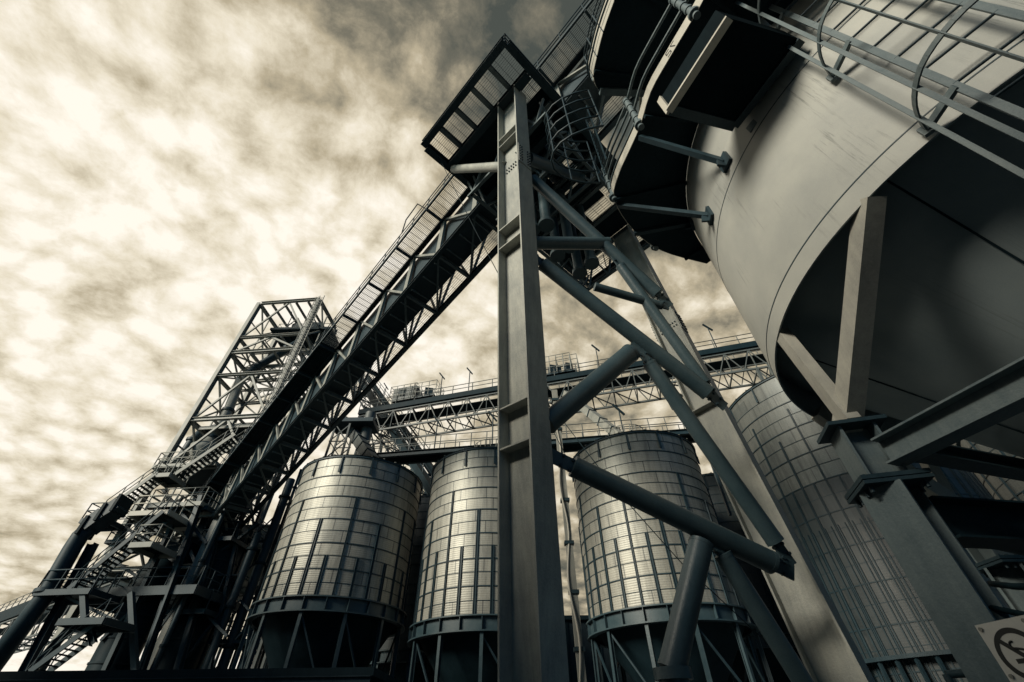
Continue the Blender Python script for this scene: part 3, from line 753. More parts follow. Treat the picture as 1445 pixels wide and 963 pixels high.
# roof frame purlins and cross bars inside
mb = MB()
for k in range(1, 5): x = XL+(XRt-XL)*k/5; mb.ibeam((x, YF+.2, ZT-.05), (x, YB-.2, ZT-.05), .25, .2)
for z in lv[1:5]:
    mb.ibeam((XL+.2, (YF+YB)/2, z-.15), (XRt-.2, (YF+YB)/2, z-.15), .24, .2); mb.bar((XL+2.5, YF, z-.2), (XL+2.5, YB, z-.2), .16, .2); mb.bar((XL+5, YF, z-.2), (XL+5, YB, z-.2), .16, .2)
each(mb, 'inner_beam', 'tower_paint', tow)
# head machinery floor
HQ = aty((430, 478), 37.5); zt = HQ.z
hm = empty('head_machinery', (XRt-1.5, YB+1, zt), 'dark cluster of elevator heads and railed floor at the tower top', 'machinery')
XRo, YBo = XRt, YB; XRt, YB = HQ.x+2.2, 38.4
mb = MB(); mb.box((XRt-2.0, YB-.4, zt), 7.4, 4.6, .3)
for k in range(7): mb.box((XRt-4.6+k*.9, YB-.4, zt-.25), .14, 3.4, .3)
mb.build('machine_floor', 'black_steel', hm)
mb = MB()
for x, y, sx, sy, sz in ((XRt-3.4, YB-.5, 1.3, 1.5, 1.7), (XRt-1.3, YB-.8, 1.6, 1.3, 2.2), (XRt+.3, YB-.2, 1.0, 1.2, 1.5), (XRt-2.2, YB+.4, .9, .8, 2.6)): mb.box((x, y, zt+.1+sz/2), sx, sy, sz, .1)
for x in (XRt-3.4, XRt-1.3): mb.tube((x, YB-1.7, zt+1.5), (x, YB+.8, zt+1.5), .62, 18)
mb.build('elevator_head', 'dark_paint', hm)
mb = MB(); handrail(mb, [(XRt-5.2, YB+1.4, zt+.1), (XRt-5.2, YB-2.2, zt+.1), (XRt+1.2, YB-2.2, zt+.1), (XRt+1.2, YB+1.4, zt+.1)], 1.15, .035, 2, 1.1); mb.build('handrail', 'tower_paint', hm)
MB().path([(XRt-4.4, YB-1.9, zt+1), (XRt-4.4, YB-1.9, zt+3.0), (XRt-4.4, YB-2.4, zt+3.3)], .05).build('lamp_arm', 'dark_paint', hm)
XRt, YB = XRo, YBo
# chutes and the cyclone
Y = 36.4
def pth(pts, y): return [aty(p, y) for p in pts]
def chute(label, pts, y, r, mat='tower_paint', cat='chute'):
    w = pth(pts, y) if not isinstance(pts[0], V) else pts
    root = empty('chute', w[-1], label, cat)
    MB().path(w, r, 16).build('pipe', mat, root); fl = MB()
    for i in range(1, len(w)-1): d = (w[i+1]-w[i]).normalized(); fl.tube(w[i]-d*.12, w[i]+d*.12, r*1.3, 16)
    if len(w) > 2: each(fl, 'flange', 'dark_paint', root)
    return root
chute('dark inclined chute pipe high inside the tower below the head machinery', [(424, 482), (405, 493), (362, 518), (342, 535)], 36.0, .42, 'dark_paint')
chute('pale vertical spout pipe in the middle of the tower, ending above the cyclone', [(341, 532), (322, 580), (310, 604), (300, 616)], 35.8, .46)
chute('dark crooked chute at the left side of the tower, behind the lit cross beam', [(290, 606), (272, 622), (254, 650), (238, 662)], 37.2, .45, 'dark_paint')
cy = empty('cyclone', aty((285, 648), 35.5), 'pale conical cyclone with a short neck hanging on the tower', 'cyclone')
q = aty((287, 640), 35.5); top = aty((304, 608), 35.5)
MB().lathe((q.x, q.y, q.z), [(.35, -1.3), (1.25, .1), (1.28, .5), (.62, 1.2), (.52, 1.6)], 32).build('body', 'tower_paint', cy)
MB().tube(q+V((0, 0, 1.6)), q+V((.2, 0, 3.6)), .48, 20).build('neck', 'tower_paint', cy)
MB().tube(q+V((0, 0, 1.5)), q+V((0, 0, 1.7)), .64, 20).tube(q+V((.1, 0, 2.6)), q+V((.11, 0, 2.75)), .6, 20).build('flange', 'dark_paint', cy)
# floors with railings
def floor(name, pts, z, label=None, mat='black_steel', rail=True, th=.34, side='tower_paint'):
    pts = [V((p[0], p[1], z)) for p in pts]
    o = MB().plate([p-V((0, 0, .06)) for p in pts], .06).build(name, mat, tow)
    m = MB()
    for i in range(len(pts)): a, b = pts[i], pts[(i+1) % len(pts)]; m.bar(a-V((0, 0, th/2)), b-V((0, 0, th/2)), .12, th)
    m.build('edge_beam', side, o)
    if rail:
        m = MB(); handrail(m, pts+[pts[0]], 1.15, .04, 2, 1.2); m.build('handrail', side, o)
    return o
floor('floor', [(XL-.3, YF-.5), (XL+5.4, YF-.5), (XL+5.4, YB), (XL-.3, YB)], lv[5]+.2)
floor('floor', [(XL+1, YF+.5), (XRt, YF+.5), (XRt, YB), (XL+1, YB)], lv[4]-.5, rail=False)
floor('floor', [(XL+2, YF-1.2), (XL+6.5, YF-1.2), (XL+6.5, YB), (XL+2, YB)], lv[6]+.6)
# stair flights
def stair(label, pa, pb, ya, yb=None, w=1.1, mat='tower_paint'):
    a = aty(pa, ya); b = aty(pb, yb or ya)
    root = empty('stair', (b.x, b.y, b.z), label, 'stairs')
    side = V((-(b-a).y, (b-a).x, 0)).normalized()
    if side.y > 0: side = -side
    m = MB()
    for k in (0, w): m.bar(a+side*k, b+side*k, .08, .30)
    m.build('stringer', mat, root); n = max(5, int(abs(a.z-b.z)/.23)); m = MB()
    for i in range(n):
        p = a.lerp(b, (i+.5)/n); m.bar(p+side*.05, p+side*(w-.05), .27, .045)
    m.build('tread', 'black_steel', root); m = MB()
    for k in (0, w): handrail(m, [a+side*k+V((0, 0, .1)), b+side*k+V((0, 0, .1))], 1.05, .035, 2, 1.3)
    m.build('handrail', mat, root); return a, b
a1, b1 = stair('upper stair flight climbing the front of the tower, below the cyclone', (340, 622), (258, 678), 33.2)
a2, b2 = stair('second stair flight on the tower, leading down left from the small landing', (229, 679), (152, 735), 33.0)
a3, b3 = stair('third stair flight, dark, crossing in front of the tower legs', (243, 730), (114, 838), 31.5, mat='dark_paint')  # the lower two flights take dark paint in place of shade
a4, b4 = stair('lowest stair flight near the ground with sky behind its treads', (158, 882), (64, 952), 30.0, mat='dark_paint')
floor('landing', [(b1.x-1.5, b1.y-1.3), (b1.x+.1, b1.y-1.3), (b1.x+.1, b1.y+.6), (b1.x-1.5, b1.y+.6)], b1.z+.05)
floor('landing', [(b2.x-1.0, b2.y-1.2), (b2.x+1.0, b2.y-1.2), (b2.x+1.0, b2.y+.6), (b2.x-1.0, b2.y+.6)], b2.z-.1, side='dark_paint')
floor('landing', [(b3.x-1.6, b3.y-1.3), (b3.x+2.2, b3.y-1.3), (b3.x+2.2, b3.y+1.2), (b3.x-1.6, b3.y+1.2)], b3.z, side='dark_paint')
zz_ = aty((200, 832), 33).z
floor('floor', [(aty((110, 826), 33).x, 32.4), (aty((300, 826), 33).x, 32.4), (aty((300, 826), 33).x, 38), (aty((110, 826), 33).x, 38)], zz_, th=.55, side='dark_paint')
zz2 = aty((165, 880), 30).z
floor('landing', [(aty((130, 874), 30).x, 28.6), (aty((190, 885), 30).x, 28.6), (aty((190, 885), 30).x, 31), (aty((130, 874), 30).x, 31)], zz2, rail=False, side='dark_paint')
mb = MB()
for p, q_, y, w in (((128, 832), (128+5, 880), 30.4, .3), ((196, 838), (208, 960), 31.5, .3), ((232, 690), (300, 770), 33.5, .2), ((262, 700), (205, 760), 34.5, .2)):
    mb.bar(aty(p, y), aty(q_, y), w, w)
each(mb, 'strut', 'dark_paint', tow)
zc = aty((215, 772), 31).z
floor('cab_floor', [(aty((205, 776), 31).x, 30.2), (aty((238, 776), 31).x, 30.2), (aty((238, 776), 31).x, 32.6), (aty((205, 776), 31).x, 32.6)], zc, side='tower_paint')
zc = aty((235, 730), 32).z
floor('bay_floor', [(aty((205, 733), 32).x, 30.8), (aty((262, 733), 32).x, 30.8), (aty((262, 733), 32).x, 34), (aty((205, 733), 32).x, 34)], zc, side='duct_light')
# lower legs leaning out and other dark posts at the foot
def post(label, pts, r, mat='dark_paint', flange=False, ys=None, y=32, cat='post', name='post'):
    w = [aty(p, (ys[i] if ys else y)) for i, p in enumerate(pts)]
    root = empty(name, w[-1], label, cat)
    MB().path(w, r, 20).build('tube', mat, root)
    if flange:
        for i in range(1, len(w)-1):
            d = (w[i+1]-w[i]).normalized(); MB().tube(w[i]-d*.15, w[i]+d*.15, r*1.35, 20).build('flange', mat, root)
    return root
bd = post('thick dark duct running down from its square box section to the edge of the yard', [(126, 745), (113, 757), (102, 774), (66, 838), (-30, 966)], .52, 'dark_paint', False, y=31, cat='duct', name='duct')
mb = MB()
for p_, q_ in (((172, 714), (150, 727)), ((150, 727), (124, 746))): mb.bar(aty(p_, 31), aty(q_, 31), 1.15, .9)
each(mb, 'box_section', 'dark_paint', bd)
mb = MB()
for p_ in ((172, 714), (150, 727), (125, 745)): q_ = aty(p_, 31); mb.box(q_, .2, 1.4, 1.25)
each(mb, 'flange', 'black_steel', bd)
w0, w1 = aty((68, 834), 31), aty((63, 843), 31); d_ = (w1-w0).normalized()
tag(MB().tube(w0-d_*.05, w0+d_*.18, .72, 24).build('pipe_collar', 'dark_paint'), 'dark ring collar round the thick bent duct at left', 'collar')
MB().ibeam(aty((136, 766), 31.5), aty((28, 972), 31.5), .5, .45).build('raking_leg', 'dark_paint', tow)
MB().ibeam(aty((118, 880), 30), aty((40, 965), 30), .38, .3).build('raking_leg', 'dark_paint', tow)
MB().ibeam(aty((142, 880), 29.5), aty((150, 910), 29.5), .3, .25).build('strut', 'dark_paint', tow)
# dark round bins below the tower
def bin_(label, x, px_l, px_r, y, ztop, cat='bin'):
    l, r = aty((px_l, 900), y), aty((px_r, 900), y); cx = (l.x+r.x)/2; rad = (r.x-l.x)/2*.93
    root = empty('storage_bin', (cx, y, 0), label, cat)
    MB().lathe((cx, y, 0), [(rad, 0), (rad, ztop), (rad*.5, ztop+1.2), (0, ztop+1.3)], 48).build('body', 'black_steel', root)
    m = MB()
    for k in range(5): m.arcbar((cx, y, 0), rad-.01, rad+.06, ztop*(.5+k*.12), ztop*(.5+k*.12)+.1, 48)
    each(m, 'hoop', 'shed_paint', root); return root
bin_('dark banded storage bin at the foot of the tower, behind the lowest stair', 0, 150, 206, 34, 11)
bin_('dark storage bin at the lower end of the inclined gallery', 0, 236, 292, 36, 14)
# pipe and leg cluster between tower and first silo
px0 = [(222, 246, 33, .16), (296, 316, 35, .28), (318, 341, 36, .35), (330, 352, 40, .14), (345, 366, 36.5, .30), (361, 377, 41, .13), (371, 387, 38, .2), (306, 330, 42, .12), (384, 397, 42, .3)]
names = ['thin post left of the two dark bins', 'dark pipe beside the second bin', 'thick dark pipe in the cluster left of the first silo', 'thin pipe behind the thick ones in the cluster', 'second thick pipe of the cluster left of the first silo', 'thin far pipe with sky on both sides', 'medium pipe nearest the first silo', 'thin far pipe at the left of the cluster', 'rear thick pipe touching the outline of the first silo']
for (xa, xt, y, r), lb in zip(px0, names):
    p = aty((xa, 930), y); zt_ = 8+((xa*7) % 9)+ (8 if xa > 300 else 4)
    root = empty('riser_pipe', (p.x, p.y, 0), lb, 'pipe', 'upright pipes left of the first silo')
    MB().tube((p.x, p.y, 0), (p.x, p.y, zt_), r, 14).build('tube', 'dark_paint', root); m = MB()
    for k in range(3): m.tube((p.x, p.y, zt_*(.35+.28*k)), (p.x, p.y, zt_*(.35+.28*k)+.16), r*1.4, 14)
    each(m, 'flange', 'black_steel', root)
# cross-braced steel frame with small railed platforms there
fx0, fx1 = aty((305, 900), 37.5).x, aty((392, 900), 37.5).x
cf = empty('pipe_rack', ((fx0+fx1)/2, 38, 0), 'dark cross-braced pipe rack with two small railed platforms between tower and first silo', 'rack')
m = MB()
for x in (fx0, (fx0+fx1)/2, fx1):
    for y in (36.8, 40): m.bar((x, y, 0), (x, y, 17.5), .22, .22)
each(m, 'upright', 'dark_paint', cf); m = MB()
for k in range(5):
    z = 3.4*k+.4
    for y in (36.8, 40):
        m.bar((fx0, y, z), (fx1, y, z), .14, .2)
        m.bar((fx0, y, z), ((fx0+fx1)/2, y, z+3.4), .09, .09).bar(((fx0+fx1)/2, y, z+3.4), (fx1, y, z), .09, .09)
m.build('bracing', 'dark_paint', cf)
for (pa, pb) in (((338, 742), (386, 778)), ((298, 818), (346, 846))):
    a = aty(pa, 35.0); b = atz(pb, a.z); dd = (b-a).normalized(); nn = V((-dd.y, dd.x, 0)); nn = nn if nn.y > 0 else -nn
    m = MB(); m.ibeam(a, b, .55, .25); m.ibeam(a+nn*2, b+nn*2, .55, .25); m.plate([a+nn*.1+V((0, 0, .28)), b+nn*.1+V((0, 0, .28)), b+nn*2+V((0, 0, .28)), a+nn*2+V((0, 0, .28))], .05)
    o = m.build('platform', 'beam_grey', cf); m = MB(); handrail(m, [a+V((0, 0, .3)), b+V((0, 0, .3)), b+nn*2+V((0, 0, .3))], 1.15, .035, 2, 1.0); m.build('handrail', 'dark_paint', o)
hb = empty('control_hut', aty((378, 790), 43), 'small pale panelled hut half hidden behind the first silo', 'hut')
h0 = aty((384, 772), 43); m = MB(); m.box((h0.x, 43, h0.z-1), 4.4, 3, 4.6); m.build('wall', 'tower_paint', hb)
MB().box((h0.x+.2, 41.46, h0.z-1.4), 1.2, .1, 1.4).build('window', 'black_steel', hb); MB().box((h0.x, 43, h0.z+1.4), 4.8, 3.4, .2).build('roof', 'dark_paint', hb)
m = MB()
for k in (-2.1, 2.1): m.bar((h0.x+k, 43, 0), (h0.x+k, 43, h0.z-3.3), .3, .3)
m.build('leg', 'dark_paint', hb)
# far conveyor bridge at the lower left, its lamp post, wire
fy0 = aty((-30, 892), 62); fy1 = atz((160, 822), fy0.z)
def lattice_bridge(root, p, q, hgt, wid, npan, deckth, mats=('bridge_paint', 'black_steel'), rail=True, deck_top=True):
    d = (q-p).normalized(); n = V((-d.y, d.x, 0)).normalized(); up = V((0, 0, 1))
    m = MB()
    for k in (0, wid):
        for h in (0, -hgt): m.bar(p+n*k+up*h, q+n*k+up*h, .15, .17)
    m.build('chord', mats[0], root); L = (q-p).length/npan; pr = {}
    for i in range(npan):
        a = p+d*L*i; b = p+d*L*(i+1); c = (a+b)/2
        if i == 0:
            m = MB()
            for k in (0, wid): pr['w%s' % k] = MB().bar(a+n*k, c+n*k-up*hgt, .07, .08).bar(c+n*k-up*hgt, b+n*k, .07, .08).bar(a+n*k, a+n*k-up*hgt, .07, .09).build('web_panel', mats[0], root, at=p)
            pr['c'] = MB().bar(a-up*hgt, a+n*wid-up*hgt, .1, .14).bar(a-up*hgt, b+n*wid-up*hgt, .08, .1).build('wind_brace', mats[0], root, at=p)
            pr['t'] = MB().bar(a, a+n*wid, .12, .16).build('cross_member', mats[0], root, at=p)
        else:
            for o in pr.values(): dup_part(o, root, 0, p+d*L*i-ROOT[root.name])
    for na, nb in ((-.25, .45), (wid-.2, wid+.25)):
        cs = (p+n*na+up*.15, p+n*nb+up*.15, q+n*nb+up*.15, q+n*na+up*.15)
        MB().hexa(list(cs)+[v+up*deckth for v in cs]).build('deck', mats[1], root)
    MB().bar(p+n*wid*.5-up*.3, q+n*wid*.5-up*.3, wid*.5, .09).build('belt_run', 'black_steel', root)
    if rail:
        m = MB(); 
        for k in (-.2, wid+.2): handrail(m, [p+n*k+up*(.15+deckth), q+n*k+up*(.15+deckth)], 1.0, .04, 2, 2.2)
        m.build('handrail', mats[0], root)
    return d, n
fb = empty('belt_bridge', fy0.lerp(fy1, .5), 'distant dark belt bridge with lattice underside at the lower left edge', 'bridge')
fd, fn = lattice_bridge(fb, fy0, fy1, 2.6, 2.4, 9, 1.3)
lp0 = fy0.lerp(fy1, .47)
lmp = empty('lamp_post', lp0, 'small lamp post with bent arm on the distant belt bridge at lower left', 'lamp post')
MB().path([lp0+V((0, 0, 1.4)), lp0+V((.5, 0, 3.6)), lp0+V((2.0, 0, 3.9))], .06).build('mast', 'dark_paint', lmp); MB().box(lp0+V((2.3, 0, 3.88)), .9, .3, .16).build('lamp_head', 'dark_paint', lmp)
cable('thin dark wire sloping down to the lower left below the distant bridge', [aty((60, 895), 40), aty((-20, 940), 40)], .05)
# low dark shed along the bottom edge
se = atd((150, 946), 26); sh = empty('low_shed', (-22, se.y+5, 0), 'low dark shed whose long eaves beam runs below the tower stairs', 'shed')
ze = se.z; ys = se.y
MB().box((-26, ys+5.2, (ze-.5)/2), 40, 9, ze-.5).build('wall', 'shed_paint', sh)
MB().box((-26, ys+5.1, ze-.12), 41, 10, .26).build('roof', 'black_steel', sh); MB().ibeam((-46.4, ys+.15, ze-.42), (-5.6, ys+.15, ze-.42), .34, .2).build('eaves_beam', 'dark_paint', sh)

rnd = random.Random(3)
ft = []
mb = MB()
for (p, q, y, w) in (((250, 742), (150, 965), 32.6, .34), ((292, 700), (205, 965), 33.0, .4), ((262, 800), (205, 960), 32.2, .18), ((330, 690), (255, 965), 34.5, .42), ((352, 700), (300, 965), 35.5, .3),
                     ((178, 742), (262, 800), 33.5, .2), ((150, 780), (230, 836), 33.2, .18), ((215, 842), (150, 905), 32.8, .22), ((300, 800), (225, 900), 33.8, .2), ((318, 780), (372, 742), 35.2, .22),
                     ((270, 842), (330, 900), 35.0, .18), ((335, 846), (270, 930), 35.3, .18), ((102, 842), (182, 880), 31.0, .18), ((345, 850), (392, 900), 36.0, .15), ((392, 846), (340, 905), 36.0, .15)):
    a = aty(p, y); b = aty(q, y); mb.ibeam(a, b, w, w*.85, w*.14, w*.1, (0, 1, 0))
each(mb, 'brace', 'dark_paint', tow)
for (pl, pr, y, dp, th) in (((222, 862), (300, 862), 34, 3, .3), ((150, 760), (206, 760), 33.5, 2.5, .25), ((262, 716), (300, 716), 33.2, 3, .3), ((288, 760), (335, 760), 34.5, 3, .3), ((300, 906), (395, 906), 36.4, 2, .2)):
    a = aty(pl, y); b = aty(pr, y)
    floor('floor', [(a.x, y), (b.x, y), (b.x, y+dp), (a.x, y+dp)], a.z, side='dark_paint', th=th)
# plant under the tower: fan housing and square hoppers
for (px, y, sx, sz, nm, lb) in (((235, 815), 34.5, 2.6, 2.2, 'fan_housing', 'dark boxy fan housing on the tower floor beside the bins'), ((280, 770), 35.5, 2.2, 3.0, 'surge_hopper', 'dark square surge hopper under the inclined gallery')):
    p = aty(px, y); r = empty(nm, p, lb, nm.split('_')[-1])
    m = MB(); m.box(p+V((0, 0, sz/2)), sx, 1.8, sz).build('body', 'black_steel', r)
    m = MB(); b = p; m.add([b+V((-sx/2, -.9, 0)), b+V((sx/2, -.9, 0)), b+V((sx/2, .9, 0)), b+V((-sx/2, .9, 0)), b+V((-.3, -.3, -1.6)), b+V((.3, -.3, -1.6)), b+V((.3, .3, -1.6)), b+V((-.3, .3, -1.6))], [(0,1,5,4),(1,2,6,5),(2,3,7,6),(3,0,4,7),(4,5,6,7)]); m.build('outlet', 'dark_paint', r)

mb = MB(); ym = (YF+YB)/2
for i in range(len(lv)-2):
    z1, z0 = lv[i], lv[i+1]; zm = (z0+z1)/2
    for x in (XL, XRt): mb.bar((x, YF+.2, zm), (x, YB-.2, zm), .1, .12).bar((x, ym, z0+.2), (x, ym, z1-.2), .12, .12)
    mb.bar((XL+.2, YB-.05, zm), (XRt-.2, YB-.05, zm), .1, .12).bar((XL+.2, ym, z0), (XL+3.8, ym, z1-.3), .1, .1).bar((XRt-.2, ym, z0), (XL+3.8, ym, z1-.3), .1, .1)
    mb.bar((XL+2.5, YB-.1, z0), (XL+2.5, YB-.1, z1), .12, .12).bar((XL+5, YB-.1, z0), (XL+5, YB-.1, z1), .12, .12)
each(mb, 'tie', 'tower_paint', tow)
# caged ladder running up beside the gallery on the right front leg
lx = XRt+.55
m = MB()
for s_ in (-.28, .28): m.bar((lx+s_, YF-.5, 16), (lx+s_, YF-.5, ZT), .07, .07)
for k in range(62): m.bar((lx-.28, YF-.5, 16.2+k*.4), (lx+.28, YF-.5, 16.2+k*.4), .04, .04)
o = m.build('ladder', 'tower_paint', tow); m = MB()
for k in range(20):
    z = 17+k*1.2; m.path([V((lx-.4*math.cos(t), YF-.5-.75*math.sin(t), z)) for t in [math.pi*i/8 for i in range(9)]], .03, 5)
for t in (.5, 1.2, 1.9, 2.6): m.tube((lx-.4*math.cos(t), YF-.5-.75*math.sin(t), 17), (lx-.4*math.cos(t), YF-.5-.75*math.sin(t), ZT-1), .025, 5)
m.build('cage', 'tower_paint', o)

# ------------------------------------------------------------------ long belt bridge behind the silos
bl = aty((500, 594), 38); br = atz((1120, 487), bl.z)
bl = aty((565, 578), 38); br = atz((1080, 490), bl.z); bdv = (br-bl).normalized(); bl = bl-bdv*5; br = br+bdv*9
bg = empty('belt_bridge', bl.lerp(br, .5), 'long level belt bridge with lattice underside crossing the sky behind the silos', 'bridge')
bD, bN = lattice_bridge(bg, bl, br, 2.2, 2.4, 24, .6)
def onb(px): return online(px, bl, br)
def lamp(label, p, h=2.6):
    r = empty('lamp_post', p, label, 'lamp post', 'lamp posts along the walkways')
    MB().tube(p, p+V((0, 0, h)), .05, 8).build('mast', 'dark_paint', r); a = p+V((-.35, 0, h+.45)); MB().bar(a, p+V((.3, -.1, h-.5)), .16, .12).build('lamp_head', 'black_steel', r)
for px, lb in (((536, 582), 'lamp post by the railed box at the left end of the long bridge'), ((619, 567), 'short lamp post on the long bridge, left of its middle'), ((660, 560), 'lamp post on the long bridge just left of the tall column'), ((848, 530), 'lamp post on the long bridge above the strut, right of the tall column'), ((1016, 500), 'lamp post on the long bridge next to the right leg')):
    p = onb(px)+V((0, 0, 1.0)); lamp(lb, p)
def railbox(label, px, w, hgt, box=False, cat='platform', name='railed_platform'):
    p = onb(px)+bN*.6+V((0, 0, 1.1)); r = empty(name, p, label, cat); m = MB()
    if box: m.box(p+V((0, 0, hgt/2)), w, 1.6, hgt, math.atan2(bD.y, bD.x)); m.tube(p+V((-.3, -.85, hgt*.6)), p+V((-.3, .85, hgt*.6)), .5, 16).box(p+V((w*.3, 0, hgt+.15)), w*.4, 1.2, .3)
    else: m.box(p, w, 1.6, .12, math.atan2(bD.y, bD.x)).box(p+V((0, 0, .7)), w*.4, .8, 1.4, .2)
    m.build('housing' if box else 'machine', 'bridge_paint' if box else 'dark_paint', r)
    m = MB(); c = [p+bD*w*a+bN*b for a, b in ((-.6, -1), (.6, -1), (.6, 1), (-.6, 1), (-.6, -1))]; handrail(m, c, hgt*1.1, .035, 3, .8); m.build('handrail', 'tower_paint', r)
railbox('boxy drive housing at the left end of the long bridge', (566, 574), 2.6, 1.7, True, 'housing', 'drive_housing')
railbox('open railed platform beside the drive housing on the long bridge', (598, 570), 2.2, 1.6)
railbox('railed drive platform on the long bridge just right of the tall column', (783, 538), 3.0, 2.0)
railbox('second railed platform on the long bridge right of the tall column', (803, 536), 1.8, 1.7)
# trestle legs under the bridge
def frame_leg(label, px, spread=1.6, ztop=None, lean=0):
    p = onb(px)-V((0, 0, 2.3)); r = empty('bridge_trestle', (p.x, p.y, 0), label, 'trestle'); m = MB(); zt_ = p.z
    q = [p, p+bN*2.4]
    for k, a in enumerate(q):
        s = -spread if k == 0 else spread
        for e in (-1, 1): m.bar(a+bD*e*.5, V((a.x, a.y, 0))+bD*e*1.3+bN*s, .22, .22)
    each(m, 'leg', 'bridge_paint', r); m = MB(); n = 9
    for i in range(n):
        t0, t1 = i/n, (i+1)/n
        for k, a in enumerate(q):
            s = (-spread if k == 0 else spread)
            f = lambda e, t: a.lerp(V((a.x, a.y, 0)), t)+bD*e*(.5+.8*t)+bN*s*t
            m.bar(f(-1, t0), f(1, t1), .1, .1).bar(f(-1, t1), f(1, t1), .1, .1)
        f2 = lambda k, t: q[k].lerp(V((q[k].x, q[k].y, 0)), t)+bD*.5+bN*(-spread if k == 0 else spread)*t
        m.bar(f2(0, t0), f2(1, t1), .1, .1).bar(f2(0, t1), f2(1, t1), .1, .1)
    m.build('bracing', 'bridge_paint', r)
frame_leg('lattice trestle holding the long bridge, seen behind the right leg', (1062, 492))
frame_leg('lattice trestle under the left end of the long bridge, above the first silo', (525, 590))
# bent bracket frame that hangs below the bridge behind the struts
bf = empty('bent_truss', onb((935, 545)), 'angular bent truss frame below the long bridge, behind the pipe struts', 'frame')
ptsA = [(930, 540), (951, 578), (968, 583), (1003, 612), (1015, 640)]; y0 = onb((935, 545)).y
wa = [aty(p, y0) for p in ptsA]; wb = [p+V((.5, 1.3, .9)) for p in wa]; m = MB()
for w in (wa, wb): m.path(w, .11, 8)
for i in range(len(wa)): m.bar(wa[i], wb[i], .1, .1)
for i in range(len(wa)-1): m.bar(wa[i], wb[i+1], .08, .08)
for k in range(8):
    a = wa[-1]+V((k*.12, 0, -k*1.6)); b = wa[-1]+V(((k+1)*.12, 0, -(k+1)*1.6)); o = V((1.6, 0, .3))
    m.bar(a, b, .14, .14).bar(a+o, b+o, .14, .14).bar(a, b+o, .08, .08).bar(b, b+o, .08, .08)
m.bar(wa[0], wa[2]+V((3.5, 0, 2.2)), .1, .1).bar(wa[2], wa[2]+V((3.5, 0, 1.2)), .12, .12)
m.build('truss', 'bridge_paint', bf)
# walkway along the silo roofs
wl, wr = aty((538, 643), 29.6), None; wr = atz((1010, 632), wl.z+.3)
wr = V((22.0, 25.5, wl.z)); wk = empty('roof_walkway', wl.lerp(wr, .5), 'railed catwalk on posts running along the silo roofs', 'walkway')
wd = (wr-wl).normalized(); wn = V((-wd.y, wd.x, 0)); wl = wl-wd*1.5
MB().ibeam(wl, wr, .4, .25).ibeam(wl+wn*1.2, wr+wn*1.2, .4, .25).build('beam', 'dark_paint', wk)
MB().hexa([wl+V((0, 0, .22)), wr+V((0, 0, .22)), wr+wn*1.2+V((0, 0, .22)), wl+wn*1.2+V((0, 0, .22)), wl+V((0, 0, .27)), wr+V((0, 0, .27)), wr+wn*1.2+V((0, 0, .27)), wl+wn*1.2+V((0, 0, .27))]).build('deck', 'black_steel', wk)
m = MB(); handrail(m, [wl+V((0, 0, .27)), wr+V((0, 0, .27))], 1.1, .032, 2, 1.2); handrail(m, [wl+wn*1.2+V((0, 0, .27)), wr+wn*1.2+V((0, 0, .27))], 1.1, .032, 2, 1.2); m.build('handrail', 'bridge_paint', wk)
m = MB()
for t in (.08, .25, .3, .52, .75, .95): p = wl.lerp(wr, t)+wn*.6; m.bar(p, V((p.x, p.y, 12)), .16, .16)
each(m, 'post', 'dark_paint', wk)
for px, lb in (((612, 632), 'slim lamp post on the roof catwalk left of the tall column'), ((694, 622), 'lamp post on the roof rail just left of the tall column')):
    p = online(px, wl, wr)+V((0, 0, .3)); lamp(lb, p, 2.4)
# ring rails and a lamp on the roofs of the two right pale silos
for (cx, cy, zt_), lb in (((-1.6, 28.17, 15.28), 'round guard rail on the roof of the silo left of the tall column'), ((8.0, 26.5, 15.32), 'round guard rail on the roof of the silo right of the tall column')):
    r = empty('roof_rail', (cx, cy, zt_+1.2), lb, 'railing', 'round guard rails on silo roofs'); m = MB()
    pts = [V((cx+1.25*math.cos(a), cy+1.25*math.sin(a), zt_+1.0)) for a in [2*math.pi*k/20 for k in range(21)]]
    handrail(m, pts, 1.25, .03, 2, .8); m.build('rail', 'tower_paint', r)
    MB().arcbar((cx, cy, 0), .75, 1.4, zt_+.95, zt_+1.0, 24).build('step_plate', 'dark_paint', r)
lamp('bent lamp post on the roof of the silo right of the tall column', V((7.6, 25.6, 16.4)), 2.6)
# chutes feeding the silos
def boxchute(label, a, b, w, mat='bridge_paint'):
    r = empty('feed_chute', b, label, 'chute', 'square feed chutes'); MB().bar(a, b, w, w).build('box', mat, r); m = MB(); d = (b-a).normalized()
    n = 6
    for i in range(n+1): p = a.lerp(b, i/n); m.bar(p-d*.05, p+d*.05, w+.12, w+.12)
    each(m, 'flange', 'dark_paint', r)
boxchute('square chute sloping from the long bridge down to the silo right of the tall column', onb((800, 560))+V((0, 0, -1.5)), V((8.0, 26.5, 16.9)), .6, 'tower_paint')
boxchute('square chute sloping down onto the first silo roof from the left end of the bridge', aty((490, 597), 31.5), V((-10.2, 28.4, 16.6)), .75)
p = aty((520, 598), 30.5); root = empty('drop_pipe', (p.x, p.y, 15.6), 'short upright pipe standing beside the chute above the first silo', 'pipe'); MB().tube((p.x, p.y, 15.6), (p.x, p.y, p.z+1), .42, 18).build('tube', 'bridge_paint', root); MB().tube((p.x, p.y, 17), (p.x, p.y, 17.15), .55, 18).build('flange', 'dark_paint', root)
